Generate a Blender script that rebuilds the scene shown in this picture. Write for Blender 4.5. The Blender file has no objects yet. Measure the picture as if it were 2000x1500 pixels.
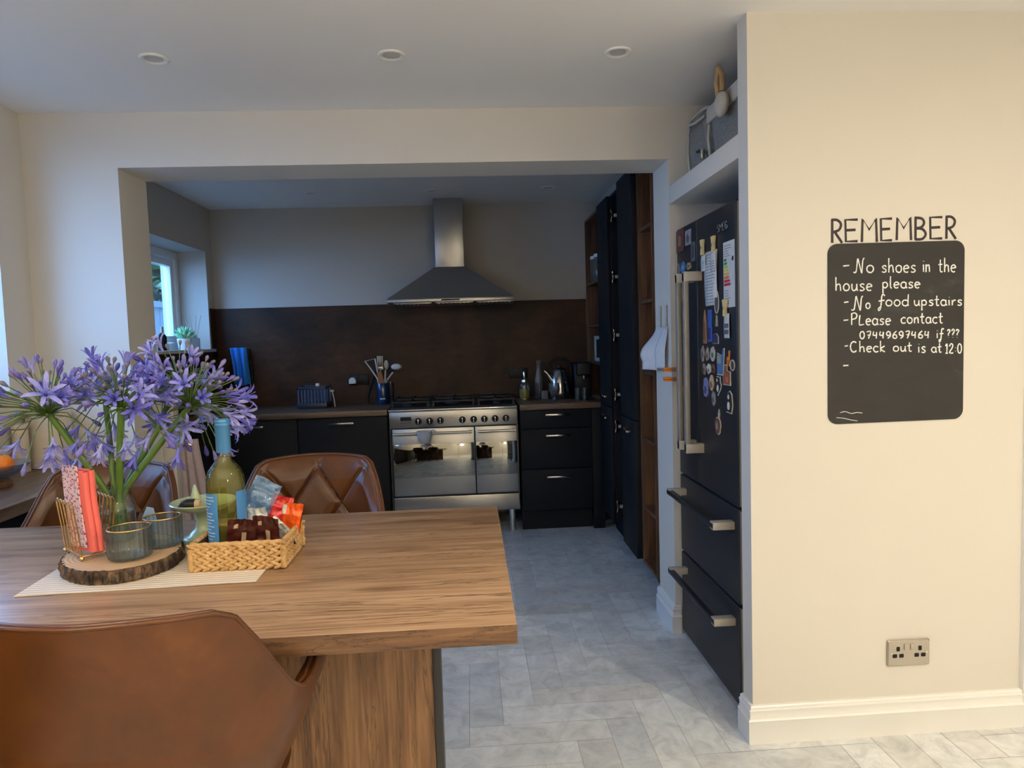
import bpy, bmesh, math, random
from mathutils import Vector, Matrix, noise
R = math.radians
PI = math.pi
random.seed(7)
scene = bpy.context.scene
col = scene.collection

# ------------------------------------------------------------------ camera
cam_d = bpy.data.cameras.new('camera')
cam = bpy.data.objects.new('camera', cam_d)
col.objects.link(cam)
cam_d.sensor_fit = 'HORIZONTAL'
cam_d.sensor_width = 36.0
cam_d.lens = 36.0 * 1366.25 / 2000.0
cam_d.clip_start = 0.02
rgt = Vector((0.99769653, -0.0603751, -0.03092703))
upv = Vector((0.03471986, 0.06281766, 0.99742091))
fwd = Vector((0.05827662, 0.99619716, -0.06476917))
cm = Matrix((rgt, upv, -fwd)).transposed().to_4x4()
cm.translation = (0, 0, 1.3702)
cam.matrix_world = cm
scene.camera = cam

# ------------------------------------------------------------------ view, sky and lights
scene.view_settings.view_transform = 'Standard'
scene.view_settings.look = 'None'
scene.view_settings.gamma = 1.0
scene.view_settings.use_curve_mapping = False
scene.view_settings.exposure = 0.0
try:
    scene.cycles.use_denoising = True
    scene.cycles.max_bounces = 10
    scene.cycles.diffuse_bounces = 5
    scene.cycles.transparent_max_bounces = 24
    scene.cycles.sample_clamp_indirect = 4.0
    scene.cycles.caustics_reflective = False
    scene.cycles.caustics_refractive = False
except Exception:
    pass
world = bpy.data.worlds.new('dusk_sky')
scene.world = world
world.use_nodes = True
bg = world.node_tree.nodes['Background']
bg.inputs[0].default_value = (0.22, 0.50, 1.0, 1)
bg.inputs[1].default_value = 12.5

def portal(name, loc, rot, sx, sy):
    d = bpy.data.lights.new(name, 'AREA')
    d.shape = 'RECTANGLE'; d.size = sx; d.size_y = sy
    d.cycles.is_portal = True
    o = bpy.data.objects.new(name, d); col.objects.link(o)
    o.location = loc; o.rotation_euler = rot
    return o
# sky portals in the two window openings
portal('kitchen_window_portal', (-2.22, 4.63, 1.72), (0, R(-90), 0), 0.70, 1.42)
portal('dining_window_portal', (-2.10, 2.15, 1.70), (0, R(-90), 0), 0.94, 1.46)
WARM = (1.0, 0.885, 0.67)
def lamp(name, loc, watts, size, colr=WARM):
    d = bpy.data.lights.new(name, 'AREA')
    d.shape = 'DISK'; d.size = size; d.energy = watts; d.color = colr
    o = bpy.data.objects.new(name, d); col.objects.link(o)
    o.location = loc
    return o
# lamps lit in the part of the room behind and beside the viewer: ceiling spots, then a globe and two uplighters added as fill
LAMPS = [((2.13, .085, 2.345), 40), ((1.36, .61, 2.345), 8)]
FILL_GLOBES = [((1.6, -1.9, 1.85), 34)]  # unseen globe, added to lift the ambient light
FILL_UPLIGHTS = [((1.0, -.5, 1.72), 30), ((-.9, -.7, 1.72), 125)]  # unseen uplighters, added to brighten the ceiling and shaded walls
for q_, w_ in LAMPS: lamp('ceiling_lamp_light', q_, w_, 0.10)
for q_, w_ in FILL_UPLIGHTS: lamp('fill_uplighter_light', q_, w_, 0.20).rotation_euler = (PI, 0, 0)

# ------------------------------------------------------------------ helpers
def s2l(*c):
    o = []
    for v in c:
        v = v / 255.0
        o.append(v / 12.92 if v <= 0.04045 else ((v + 0.055) / 1.055) ** 2.4)
    return tuple(o) + (1.0,)

class NT:
    def __init__(self, name):
        self.m = bpy.data.materials.new(name); self.m.use_nodes = True
        self.t = self.m.node_tree; self.p = self.t.nodes['Principled BSDF']
    def n(self, kind, **kw):
        nd = self.t.nodes.new(kind)
        for k, v in kw.items(): setattr(nd, k, v)
        return nd
    def l(self, a, b): self.t.links.new(a, b)
    def coords(self, scale=(1, 1, 1), rot=(0, 0, 0), obj=True):
        tc = self.n('ShaderNodeTexCoord'); mp = self.n('ShaderNodeMapping')
        mp.inputs['Scale'].default_value = scale; mp.inputs['Rotation'].default_value = rot
        self.l(tc.outputs['Object' if obj else 'Generated'], mp.inputs['Vector'])
        return mp.outputs['Vector']
    def noise(self, vec, scale=5, detail=4, rough=0.5, dist=0.0):
        nd = self.n('ShaderNodeTexNoise')
        nd.inputs['Scale'].default_value = scale; nd.inputs['Detail'].default_value = detail
        nd.inputs['Roughness'].default_value = rough; nd.inputs['Distortion'].default_value = dist
        self.l(vec, nd.inputs['Vector']); return nd.outputs['Fac']
    def ramp(self, fac, stops):
        nd = self.n('ShaderNodeValToRGB'); e = nd.color_ramp.elements
        while len(e) < len(stops): e.new(0.5)
        for i, (p, c) in enumerate(stops): e[i].position = p; e[i].color = c
        self.l(fac, nd.inputs['Fac']); return nd.outputs['Color']
    def mix(self, fac, a, b, mode='MIX'):
        nd = self.n('ShaderNodeMix', data_type='RGBA', blend_type=mode)
        for s, v in ((nd.inputs[0], fac), (nd.inputs[6], a), (nd.inputs[7], b)):
            if hasattr(v, 'is_linked') or hasattr(v, 'links'): self.l(v, s)
            else: s.default_value = v
        return nd.outputs[2]
    def bump(self, fac, strength=0.2, dist=0.002):
        nd = self.n('ShaderNodeBump'); nd.inputs['Strength'].default_value = strength
        nd.inputs['Distance'].default_value = dist
        self.l(fac, nd.inputs['Height']); self.l(nd.outputs['Normal'], self.p.inputs['Normal'])

def mat(name, c, rough=0.5, metal=0.0, var=0.06, scale=30, bump=0.0, spec=0.5, coat=0.0, emit=None, stretch=(1, 1, 1)):
    """plain surface with a little procedural variation of its own colour"""
    t = NT(name); P = t.p
    P.inputs['Roughness'].default_value = rough; P.inputs['Metallic'].default_value = metal
    P.inputs['Specular IOR Level'].default_value = spec
    P.inputs['Coat Weight'].default_value = coat
    v = t.coords(stretch)
    f = t.noise(v, scale, 4)
    lo = tuple(x * (1 - var) for x in c[:3]) + (1,); hi = tuple(min(1, x * (1 + var)) for x in c[:3]) + (1,)
    t.l(t.ramp(f, [(0.3, lo), (0.7, hi)]), P.inputs['Base Color'])
    if bump: t.bump(f, bump)
    if emit:
        P.inputs['Emission Color'].default_value = emit[0]; P.inputs['Emission Strength'].default_value = emit[1]
    return t.m

def wood(name, light, mid, dark, axis='X', grain=1.0, rough=0.45, crack=True):
    t = NT(name); P = t.p; P.inputs['Roughness'].default_value = rough
    st = {'X': (1.2, 14, 14), 'Y': (14, 1.2, 14), 'Z': (14, 14, 1.2)}[axis]
    st = tuple(s * grain for s in st)
    v = t.coords(st)
    f1 = t.noise(v, 2.2, 6, 0.6, 0.6)
    st2 = {'X': (3, 90, 90), 'Y': (90, 3, 90), 'Z': (90, 90, 3)}[axis]
    v2 = t.coords(tuple(s * grain for s in st2))
    f2 = t.noise(v2, 2.0, 3, 0.6)
    base = t.ramp(f1, [(0.30, dark), (0.46, mid), (0.66, light)])
    fine = t.ramp(f2, [(0.36, (0.60, 0.57, 0.54, 1)), (0.58, (1, 1, 1, 1))])
    c = t.mix(0.75, base, fine, 'MULTIPLY')
    if crack:
        st3 = {'X': (0.55, 9, 9), 'Y': (9, 0.55, 9), 'Z': (9, 9, 0.55)}[axis]
        v3 = t.coords(tuple(s * grain for s in st3))
        f3 = t.noise(v3, 2.1, 5, 0.65, 0.9)
        cr = t.ramp(f3, [(0.485, (1, 1, 1, 1)), (0.5, (0.25, 0.20, 0.17, 1)), (0.515, (1, 1, 1, 1))])
        c = t.mix(0.8, c, cr, 'MULTIPLY')
        vk = t.coords({'X': (2.4, 9, 9), 'Y': (9, 2.4, 9), 'Z': (9, 9, 2.4)}[axis]); vo = t.n('ShaderNodeTexVoronoi'); vo.inputs['Scale'].default_value = 0.85
        nv = t.n('ShaderNodeMix', data_type='VECTOR'); nv.inputs[0].default_value = 0.12
        nz = t.n('ShaderNodeTexNoise'); nz.inputs['Scale'].default_value = 1.5; t.l(vk, nz.inputs['Vector'])
        t.l(vk, nv.inputs[4]); t.l(nz.outputs['Color'], nv.inputs[5]); t.l(nv.outputs[1], vo.inputs['Vector'])
        kn = t.ramp(vo.outputs['Distance'], [(0.0, (0.38, 0.30, 0.25, 1)), (0.06, (0.55, 0.47, 0.42, 1)), (0.13, (1, 1, 1, 1))])
        c = t.mix(0.75, c, kn, 'MULTIPLY')
    t.l(c, P.inputs['Base Color'])
    t.bump(f2, 0.15, 0.001)
    return t.m

def thin_glass(name, tint=(1, 1, 1, 1), rough=0.02, refl=1.0, body=0.0, bodycol=(0.8, 0.9, 0.9, 1), edge=0.55):
    t = NT(name); t.t.nodes.remove(t.p)
    tr = t.n('ShaderNodeBsdfTransparent'); tr.inputs[0].default_value = tint
    gl = t.n('ShaderNodeBsdfGlossy'); gl.inputs['Roughness'].default_value = rough
    lw = t.n('ShaderNodeLayerWeight'); lw.inputs[0].default_value = 0.5
    pw = t.n('ShaderNodeMath', operation='POWER'); pw.inputs[1].default_value = 4.0
    t.l(lw.outputs['Facing'], pw.inputs[0])
    mu = t.n('ShaderNodeMath', operation='MULTIPLY_ADD'); mu.use_clamp = True
    mu.inputs[1].default_value = min(.9, .8 * refl); mu.inputs[2].default_value = .04 * refl
    mx = t.n('ShaderNodeMixShader')
    t.l(pw.outputs[0], mu.inputs[0]); t.l(mu.outputs[0], mx.inputs[0])
    pe = t.n('ShaderNodeMath', operation='POWER'); pe.inputs[1].default_value = 1.6
    t.l(lw.outputs['Facing'], pe.inputs[0])
    t.l(t.mix(pe.outputs[0], tint, tuple(x ** (4 if edge < 1 else 1) * edge for x in tint[:3]) + (1,)), tr.inputs[0])      # glass looks denser seen edge-on
    src = tr.outputs[0]
    if body:
        df = t.n('ShaderNodeBsdfDiffuse'); df.inputs[0].default_value = bodycol
        m2 = t.n('ShaderNodeMixShader'); m2.inputs[0].default_value = body
        t.l(tr.outputs[0], m2.inputs[1]); t.l(df.outputs[0], m2.inputs[2]); src = m2.outputs[0]
    t.l(src, mx.inputs[1]); t.l(gl.outputs[0], mx.inputs[2])
    out = t.t.nodes['Material Output']; t.l(mx.outputs[0], out.inputs['Surface'])
    return t.m

MATS = {}
class MB:
    """collects shapes; build() links them as ONE mesh object"""
    def __init__(s): s.b = bmesh.new()
    def box(s, x0, x1, y0, y1, z0, z1, bev=0.0, seg=2):
        b = bmesh.new()
        vs = [b.verts.new((x, y, z)) for x in (x0, x1) for y in (y0, y1) for z in (z0, z1)]
        for f in ((0, 1, 3, 2), (4, 6, 7, 5), (0, 4, 5, 1), (2, 3, 7, 6), (0, 2, 6, 4), (1, 5, 7, 3)):
            b.faces.new([vs[i] for i in f])
        if bev:
            bmesh.ops.bevel(b, geom=b.edges[:], offset=bev, segments=seg, profile=0.5, affect='EDGES')
        s.add(b); return s
    def add(s, b, M=None):
        if M is not None: bmesh.ops.transform(b, matrix=M, verts=b.verts)
        me = bpy.data.meshes.new('tmp'); b.to_mesh(me); b.free()
        s.b.from_mesh(me); bpy.data.meshes.remove(me); return s
    def quad(s, *pts):
        s.b.faces.new([s.b.verts.new(p) for p in pts]); return s
    def cyl(s, p0, p1, r0, r1=None, n=20, caps=True):
        r1 = r0 if r1 is None else r1
        return s.tube([p0, p1], [r0, r1], n, caps)
    def tube(s, pts, rad, n=10, caps=True, closed=False, flat=None):
        pts = [Vector(p) for p in pts]; k = len(pts)
        if not hasattr(rad, '__len__'): rad = [rad] * k
        rings = []; prev = None
        for i, p in enumerate(pts):
            if closed: d = pts[(i + 1) % k] - pts[i - 1]
            else: d = pts[min(i + 1, k - 1)] - pts[max(i - 1, 0)]
            if d.length < 1e-9: d = Vector((0, 0, 1))
            d.normalize()
            if flat is not None:
                a = d.cross(Vector(flat)); 
                if a.length < 1e-6: a = d.orthogonal()
            elif prev is None: a = d.orthogonal()
            else:
                a = prev - d * prev.dot(d)
                if a.length < 1e-6: a = d.orthogonal()
            a.normalize(); prev = a; c = d.cross(a)
            rings.append([s.b.verts.new(p + (a * math.cos(2 * PI * j / n) + c * math.sin(2 * PI * j / n) * (0.3 if flat is not None else 1)) * rad[i]) for j in range(n)])
        m = k if closed else k - 1
        for i in range(m):
            A, B = rings[i], rings[(i + 1) % k]
            for j in range(n):
                s.b.faces.new((A[j], A[(j + 1) % n], B[(j + 1) % n], B[j]))
        if caps and not closed:
            s.b.faces.new(rings[0][::-1]); s.b.faces.new(rings[-1])
        return s
    def lathe(s, prof, center=(0, 0, 0), n=32, ripple=None):
        cx, cy, cz = center; rings = []
        for r, z in prof:
            if r < 1e-6: rings.append([s.b.verts.new((cx, cy, cz + z))])
            else:
                rings.append([s.b.verts.new((cx + r * (1 + (ripple(j / n) if ripple else 0)) * math.cos(2 * PI * j / n), cy + r * (1 + (ripple(j / n) if ripple else 0)) * math.sin(2 * PI * j / n), cz + z)) for j in range(n)])
        for A, B in zip(rings, rings[1:]):
            for j in range(n):
                a = A[j % len(A)]; a2 = A[(j + 1) % len(A)]; c = B[j % len(B)]; c2 = B[(j + 1) % len(B)]
                f = []
                for v in (a, a2, c2, c):
                    if v not in f: f.append(v)
                if len(f) > 2: s.b.faces.new(f)
        return s
    def prism(s, poly, p0, ax, ay, az, t, bev=0.0):
        """polygon in the (ax, ay) plane at p0, extruded along az by t"""
        b = bmesh.new(); p0 = Vector(p0); ax = Vector(ax); ay = Vector(ay); az = Vector(az)
        lo = [b.verts.new(p0 + ax * u + ay * v) for u, v in poly]
        hi = [b.verts.new(p0 + ax * u + ay * v + az * t) for u, v in poly]
        k = len(poly)
        b.faces.new(lo[::-1]); b.faces.new(hi)
        for i in range(k): b.faces.new((lo[i], lo[(i + 1) % k], hi[(i + 1) % k], hi[i]))
        bmesh.ops.recalc_face_normals(b, faces=b.faces)
        if bev: bmesh.ops.bevel(b, geom=b.edges[:], offset=bev, segments=1, affect='EDGES')
        return s.add(b)
    def grid(s, fn, nu, nv, closeu=False):
        V = [[s.b.verts.new(fn(i / nu, j / nv)) for j in range(nv + 1)] for i in range(nu + (0 if closeu else 1))]
        k = len(V)
        for i in range(nu):
            for j in range(nv):
                s.b.faces.new((V[i][j], V[(i + 1) % k][j], V[(i + 1) % k][j + 1], V[i][j + 1]))
        return s
    def sphere(s, c, r, sc=(1, 1, 1), n=16):
        b = bmesh.new(); bmesh.ops.create_uvsphere(b, u_segments=n, v_segments=max(6, n // 2), radius=r)
        return s.add(b, Matrix.Translation(c) @ Matrix.Diagonal((*sc, 1)))
    def build(s, name, m, parent=None, smooth=30, local=False, norm=True):
        if norm: bmesh.ops.recalc_face_normals(s.b, faces=s.b.faces)
        if parent is not None and not local:
            M = MATS.get(parent.name)
            if M is not None: bmesh.ops.transform(s.b, matrix=M.inverted(), verts=s.b.verts)
        me = bpy.data.meshes.new(name); s.b.to_mesh(me); s.b.free()
        if smooth:
            me.shade_smooth() if hasattr(me, 'shade_smooth') else None
            try: me.set_sharp_from_angle(angle=R(smooth))
            except Exception: pass
        for mm in (m if isinstance(m, (list, tuple)) else [m]): me.materials.append(mm)
        o = bpy.data.objects.new(name, me); col.objects.link(o)
        if parent is not None:
            o.parent = parent
            if parent.name in MATS: MATS[o.name] = MATS[parent.name]
        return o

def tag(o, label=None, cat=None, group=None, kind=None):
    if label: o['label'] = label
    if cat: o['category'] = cat
    if group: o['group'] = group
    if kind: o['kind'] = kind
    return o
def thing(name, label, cat, loc=(0, 0, 0), rz=0, group=None):
    o = bpy.data.objects.new(name, None); col.objects.link(o); o.empty_display_size = 0.05
    o.location = loc; o.rotation_euler = (0, 0, rz)
    MATS[o.name] = Matrix.Translation(loc) @ Matrix.Rotation(rz, 4, 'Z')
    return tag(o, label, cat, group)
def solo(mb, name, m, label, cat, group=None, smooth=30, loc=None):
    """a thing that is one mesh; its origin is put at loc"""
    if loc is not None: bmesh.ops.transform(mb.b, matrix=Matrix.Translation(loc).inverted(), verts=mb.b.verts)
    o = mb.build(name, m, None, smooth)
    if loc is not None: o.location = loc
    return tag(o, label, cat, group)
def struct(mb, name, m, parent=None, smooth=30):
    o = mb.build(name, m, parent, smooth)
    if parent is None: o['kind'] = 'structure'
    return o
def copy_tree(o, parent=None):
    c = o.copy(); col.objects.link(c)
    if parent is not None: c.parent = parent
    for ch in list(o.children): copy_tree(ch, c)
    return c
def rrect(w, h, r, n=6):
    out = []
    for cx, cy, a0 in ((w - r, h - r, 0), (r, h - r, 90), (r, r, 180), (w - r, r, 270)):
        for i in range(n + 1):
            a = R(a0 + 90 * i / n); out.append((cx + r * math.cos(a), cy + r * math.sin(a)))
    return out

# ------------------------------------------------------------------ materials
def wall_mat(name, c):
    t = NT(name); P = t.p; P.inputs['Roughness'].default_value = 0.75
    v = t.coords((1, 1, 1)); f = t.noise(v, 220, 3); g = t.noise(v, 1.3, 3)
    lo = tuple(x * 0.97 for x in c[:3]) + (1,)
    t.l(t.ramp(g, [(0.3, lo), (0.7, c)]), P.inputs['Base Color']); t.bump(f, 0.08, 0.001)
    return t.m
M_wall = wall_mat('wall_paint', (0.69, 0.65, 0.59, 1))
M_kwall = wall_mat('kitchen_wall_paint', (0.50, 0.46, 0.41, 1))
M_ceil = wall_mat('ceiling_paint', (0.88, 0.87, 0.86, 1))
M_white = mat('white_gloss_paint', (0.84, 0.825, 0.80, 1), 0.35, var=0.02, scale=3)
M_upvc = mat('white_plastic_frame', (0.82, 0.83, 0.85, 1), 0.3, var=0.02)
M_navy = mat('navy_black_matt_laminate', s2l(17, 19, 25), 0.65, var=0.05, scale=8, spec=.22)
M_black = mat('black_plastic', (0.010, 0.010, 0.011, 1), 0.45, var=0.1, spec=.25)
M_blackmetal = mat('black_painted_metal', (0.015, 0.015, 0.016, 1), 0.45, var=0.1)
M_gapdark = mat('dark_gap', (0.01, 0.01, 0.012, 1), 0.8)
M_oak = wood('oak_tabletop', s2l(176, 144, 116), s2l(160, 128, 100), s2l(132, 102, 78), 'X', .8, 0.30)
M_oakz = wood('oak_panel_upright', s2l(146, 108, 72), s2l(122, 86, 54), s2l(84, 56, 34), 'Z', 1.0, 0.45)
M_oakedge_shaded = wood('oak_table_edge_shaded', s2l(112, 80, 52), s2l(86, 58, 36), s2l(48, 32, 20), 'X', 1.6, 0.5)  # oak darkened for the shade on the table's front edge
M_work = wood('dark_oak_worktop', s2l(128, 104, 86), s2l(104, 82, 66), s2l(70, 54, 44), 'X', 0.9, 0.42)
M_worky = wood('grey_oak_worktop', s2l(136, 112, 96), s2l(110, 88, 74), s2l(78, 60, 50), 'Y', 0.9, 0.42)
M_shelfoak = wood('brown_oak_shelf', s2l(110, 78, 54), s2l(88, 60, 40), s2l(56, 38, 26), 'Z', 1.0, 0.5, False)
def steel(name, c=(0.47, 0.455, 0.43, 1), rough=0.32, st=(2, 60, 200)):
    t = NT(name); P = t.p; P.inputs['Metallic'].default_value = 1.0
    v = t.coords(st); f = t.noise(v, 3, 3)
    t.l(t.ramp(f, [(0.3, tuple(x * .9 for x in c[:3]) + (1,)), (0.7, c)]), P.inputs['Base Color'])
    r = t.n('ShaderNodeMapRange'); r.inputs[3].default_value = rough * .85; r.inputs[4].default_value = rough * 1.2
    t.l(f, r.inputs[0]); t.l(r.outputs[0], P.inputs['Roughness'])
    return t.m
M_steel = steel('brushed_steel')
M_hood = steel('hood_steel', (0.50, 0.49, 0.47, 1), 0.33, (60, 60, 2))
M_chrome = steel('polished_steel', (0.75, 0.73, 0.70, 1), 0.12)
M_mirror = steel('mirror_oven_glass', (0.36, 0.355, 0.325, 1), 0.035)
M_gold = mat('gold_wire', (0.80, 0.55, 0.24, 1), 0.22, 1.0, var=0.03)
M_cast = mat('cast_iron', (0.010, 0.010, 0.011, 1), 0.55)
def splash_mat():
    t = NT('rusty_brown_splashback'); P = t.p; P.inputs['Roughness'].default_value = 0.55; P.inputs['Specular IOR Level'].default_value = 0.25
    v = t.coords((1, 1, 1)); f = t.noise(v, 2.2, 8, 0.62, 0.5); v2 = t.coords((1, 1, 3)); g = t.noise(v2, 9, 8, 0.7)
    a = t.ramp(f, [(0.3, s2l(38, 28, 22)), (0.5, s2l(62, 42, 28)), (0.72, s2l(84, 58, 38))])
    b = t.ramp(g, [(0.3, (0.6, 0.6, 0.62, 1)), (0.7, (1.1, 1.05, 1, 1))])
    t.l(t.mix(0.9, a, b, 'MULTIPLY'), P.inputs['Base Color']); t.bump(g, 0.1, 0.001)
    return t.m
M_splash = splash_mat()
def floor_mat():
    t = NT('grey_stone_plank_floor'); P = t.p; P.inputs['Roughness'].default_value = 0.34
    at = t.n('ShaderNodeVertexColor', layer_name='plank')
    v = t.coords((1, 1, 1)); f = t.noise(v, 11, 8, 0.7, 0.9); v2 = t.coords((1, 1, 1)); g = t.noise(v2, 4.0, 5, 0.6, 0.4)
    a = t.ramp(f, [(0.30, (0.56, 0.57, 0.58, 1)), (0.5, (0.75, 0.76, 0.765, 1)), (0.68, (0.88, 0.885, 0.885, 1))])
    b = t.ramp(g, [(0.3, (0.88, 0.88, 0.88, 1)), (0.7, (1.06, 1.06, 1.06, 1))])
    c = t.mix(1.0, a, b, 'MULTIPLY'); d = t.mix(1.0, c, at.outputs['Color'], 'MULTIPLY')
    t.l(d, P.inputs['Base Color']); t.bump(f, 0.05, 0.001)
    return t.m
M_floor = floor_mat()
M_grout = mat('floor_joint', (0.40, 0.41, 0.41, 1), 0.6)
def leather():
    t = NT('brown_leather'); P = t.p
    P.inputs['Roughness'].default_value = 0.36; P.inputs['Specular IOR Level'].default_value = 0.36
    v = t.coords((1, 1, 1)); f = t.noise(v, 7, 5, 0.6, 0.3)
    t.l(t.ramp(f, [(0.3, s2l(60, 32, 9)), (0.6, s2l(80, 44, 15)), (0.8, s2l(96, 56, 22))]), P.inputs['Base Color'])
    g = t.noise(v, 380, 3); t.bump(g, 0.10, 0.0006)
    return t.m
M_leather = leather()
M_piping = mat('dark_leather_piping', s2l(78, 44, 26), 0.4)
M_board = NT('chalkboard_surface')
def board_mat():
    t = M_board; P = t.p; P.inputs['Roughness'].default_value = 0.75
    v = t.coords((1, 1, 1.6), (0, R(25), 0)); f = t.noise(v, 5, 8, 0.7, 0.8)
    t.l(t.ramp(f, [(0.35, s2l(34, 33, 34)), (0.60, s2l(41, 40, 41)), (0.82, s2l(78, 77, 77))]), P.inputs['Base Color'])
    return t.m
M_board = board_mat()
M_chalk = mat('white_chalk', (0.80, 0.79, 0.76, 1), 0.9, var=0.25, scale=300)
M_purple = mat('dark_purple_paint', s2l(34, 24, 36), 0.6)
M_glass = thin_glass('clear_glass', (0.94, 0.97, 0.97, 1), .02, 2.4, .03)
M_pane = thin_glass('window_pane', (0.97, 0.985, 1, 1), edge=1.0)
M_ribglass = thin_glass('ribbed_blue_grey_glass', (0.84, 0.90, 0.92, 1), 0.04, 2.0, 0.06, s2l(150, 170, 178), edge=.06)
M_wine = thin_glass('pale_green_bottle_glass', (0.93, 0.95, 0.78, 1), 0.03, 1.6)
M_greenceramic = mat('pale_green_glaze', s2l(178, 192, 158), 0.2, var=0.03, coat=0.4)
M_fridge = mat('graphite_fridge_steel', s2l(30, 31, 36), 0.45, 0.0, spec=.35, var=0.06, stretch=(2, 2, 60), scale=3)
M_fedge = mat('grey_fridge_edge', s2l(150, 144, 136), 0.5, 0.3)
M_bracket = mat('handle_bracket_steel', s2l(186, 178, 166), 0.45, 0.2)

# ------------------------------------------------------------------ the setting
H2 = 2.366; HK = 2.413; YW = 3.09; YW2 = 3.35; YB = 5.49; XL = -1.84; XK = -1.933; XO1 = -1.453; XF = 0.901; YN = 2.211; YN2 = 2.29
XR = 3.2; YBK = -2.6; XKR = 1.62
def build_floor():
    mb = MB(); b = mb.b
    lay = b.loops.layers.color.new('plank')
    rnd = random.Random(3)
    x0, x1, y0, y1 = -2.0, XR, YBK, 5.5
    def plank(ax, ay, bx, by):
        ax, bx = max(ax, x0), min(bx, x1); ay, by = max(ay, y0), min(by, y1)
        if bx - ax < .003 or by - ay < .003: return
        g = 0.0008
        f = b.faces.new([b.verts.new(p) for p in ((ax + g, ay + g, 0), (bx - g, ay + g, 0), (bx - g, by - g, 0), (ax + g, by - g, 0))])
        s = rnd.uniform(.91, 1.05); w = rnd.uniform(-.012, .012)
        for lp in f.loops: lp[lay] = (s + w, s, s - w, 1)
    W = 0.122; k = 4; L = W * k                      # blocks of planks laid square in a herringbone
    nx = int((x1 - x0) / W) + 2; ny = int((y1 - y0) / W) + 2
    for j in range(-k, ny):
        for i in range(-k, nx):
            if (i - j) % (2 * k) == 0: plank(x0 + i * W, y0 + j * W, x0 + i * W + L, y0 + (j + 1) * W)
            if (i - j) % (2 * k) == 2 * k - 1: plank(x0 + i * W, y0 + j * W, x0 + (i + 1) * W, y0 + j * W + L)
    # base under the joints
    return mb
fl = build_floor()
floor = fl.build('floor', M_floor, None, 0); floor['kind'] = 'structure'
bs = MB(); bs.box(-2.0, XR, YBK, 5.55, -0.06, -0.0012)
struct(bs, 'floor', M_grout)

def wall_with_hole_x(x0, x1, ya, yb, z0, z1, hy0, hy1, hz0, hz1):
    mb = MB()
    mb.box(x0, x1, ya, hy0, z0, z1); mb.box(x0, x1, hy1, yb, z0, z1)
    mb.box(x0, x1, hy0, hy1, z0, hz0); mb.box(x0, x1, hy0, hy1, hz1, z1)
    return mb
# dining room: left wall with its wide window
DW = (1.40, 2.905, 1.22, 2.18)
struct(wall_with_hole_x(XL - 0.30, XL, YBK, YW + .1, 0, H2 + .05, *DW), 'wall_left', M_wall)
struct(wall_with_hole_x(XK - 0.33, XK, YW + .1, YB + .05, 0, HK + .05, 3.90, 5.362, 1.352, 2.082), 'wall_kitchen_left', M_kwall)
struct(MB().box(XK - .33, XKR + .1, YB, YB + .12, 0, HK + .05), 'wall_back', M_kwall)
# wall between dining room and kitchen: stub, lintel, pier (with alcove side)
mb = MB()
mb.box(XL, XO1, YW, YW2, 0, H2 + .05)
mb.box(XO1, XF, YW, YW2, 2.138, H2 + .05)
mb.box(XF, XKR + .1, YW, YW2, 0, H2 + .05)
struct(mb, 'wall_opening', M_wall)
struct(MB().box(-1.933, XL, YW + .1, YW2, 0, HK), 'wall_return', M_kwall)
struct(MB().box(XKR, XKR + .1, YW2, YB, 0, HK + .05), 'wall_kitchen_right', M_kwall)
# partition with the chalkboard
struct(MB().box(XF, 1.832, YN, YN2, 0, H2 + .02), 'wall_right', M_wall)
struct(MB().box(1.56, XKR + .1, YN2, YW, 0, H2 + .02), 'wall_alcove', M_wall)
struct(MB().box(XF, 1.56, YN2, YW, 1.940, 2.017, .002), 'trim_1', M_wall)          # boxed shelf over the fridge
struct(MB().box(XR, XR + .1, YBK, YN, 0, H2 + .05), 'wall_far_right', M_wall)
struct(MB().box(2.74, XR + .1, YN, YN + .1, 0, H2 + .05).box(1.832, 2.74, YN, YN + .1, 2.06, H2 + .05), 'wall_doorway', M_wall)
struct(MB().box(XL - .3, XR + .1, YBK - .1, YBK, 0, H2 + .05), 'wall_behind', M_wall)
# white door closing the doorway at the right end
mb = MB(); mb.box(1.87, 2.70, YN + .03, YN + .07, 0.008, 2.02, .003)
dr = struct(mb, 'door_1', M_white)
mb = MB()
for zz in ((.25, .95), (1.15, 1.85)):
    for xx in ((1.98, 2.24), (2.33, 2.59)): mb.box(*xx, YN + .024, YN + .031, *zz, .004)
mb.build('door_panel', M_white, dr)
mb = MB(); mb.tube([(2.63, YN + .03, 1.0), (2.63, YN - .01, 1.0), (2.55, YN - .015, 1.0)], .009, 12); mb.build('door_handle', M_chrome, dr)
mb = MB(); mb.box(1.832, 1.87, YN - .018, YN + .1, 0, 2.06, .004).box(2.70, 2.74, YN - .018, YN + .1, 0, 2.06, .004).box(1.87, 2.70, YN - .018, YN + .1, 2.02, 2.06, .004)
struct(mb, 'trim_2', M_white)
# ceilings
struct(MB().box(XL - .3, XR + .1, YBK - .1, YW + .02, H2, H2 + .15), 'ceiling', M_ceil)
struct(MB().box(XK - .33, XKR + .1, YW2 - .02, YB + .12, HK, HK + .15), 'ceiling', M_ceil)
# bulkhead between tall units and kitchen ceiling
struct(MB().box(1.03, XKR, 3.42, YB, 2.27, HK), 'trim_3', M_kwall)

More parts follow.
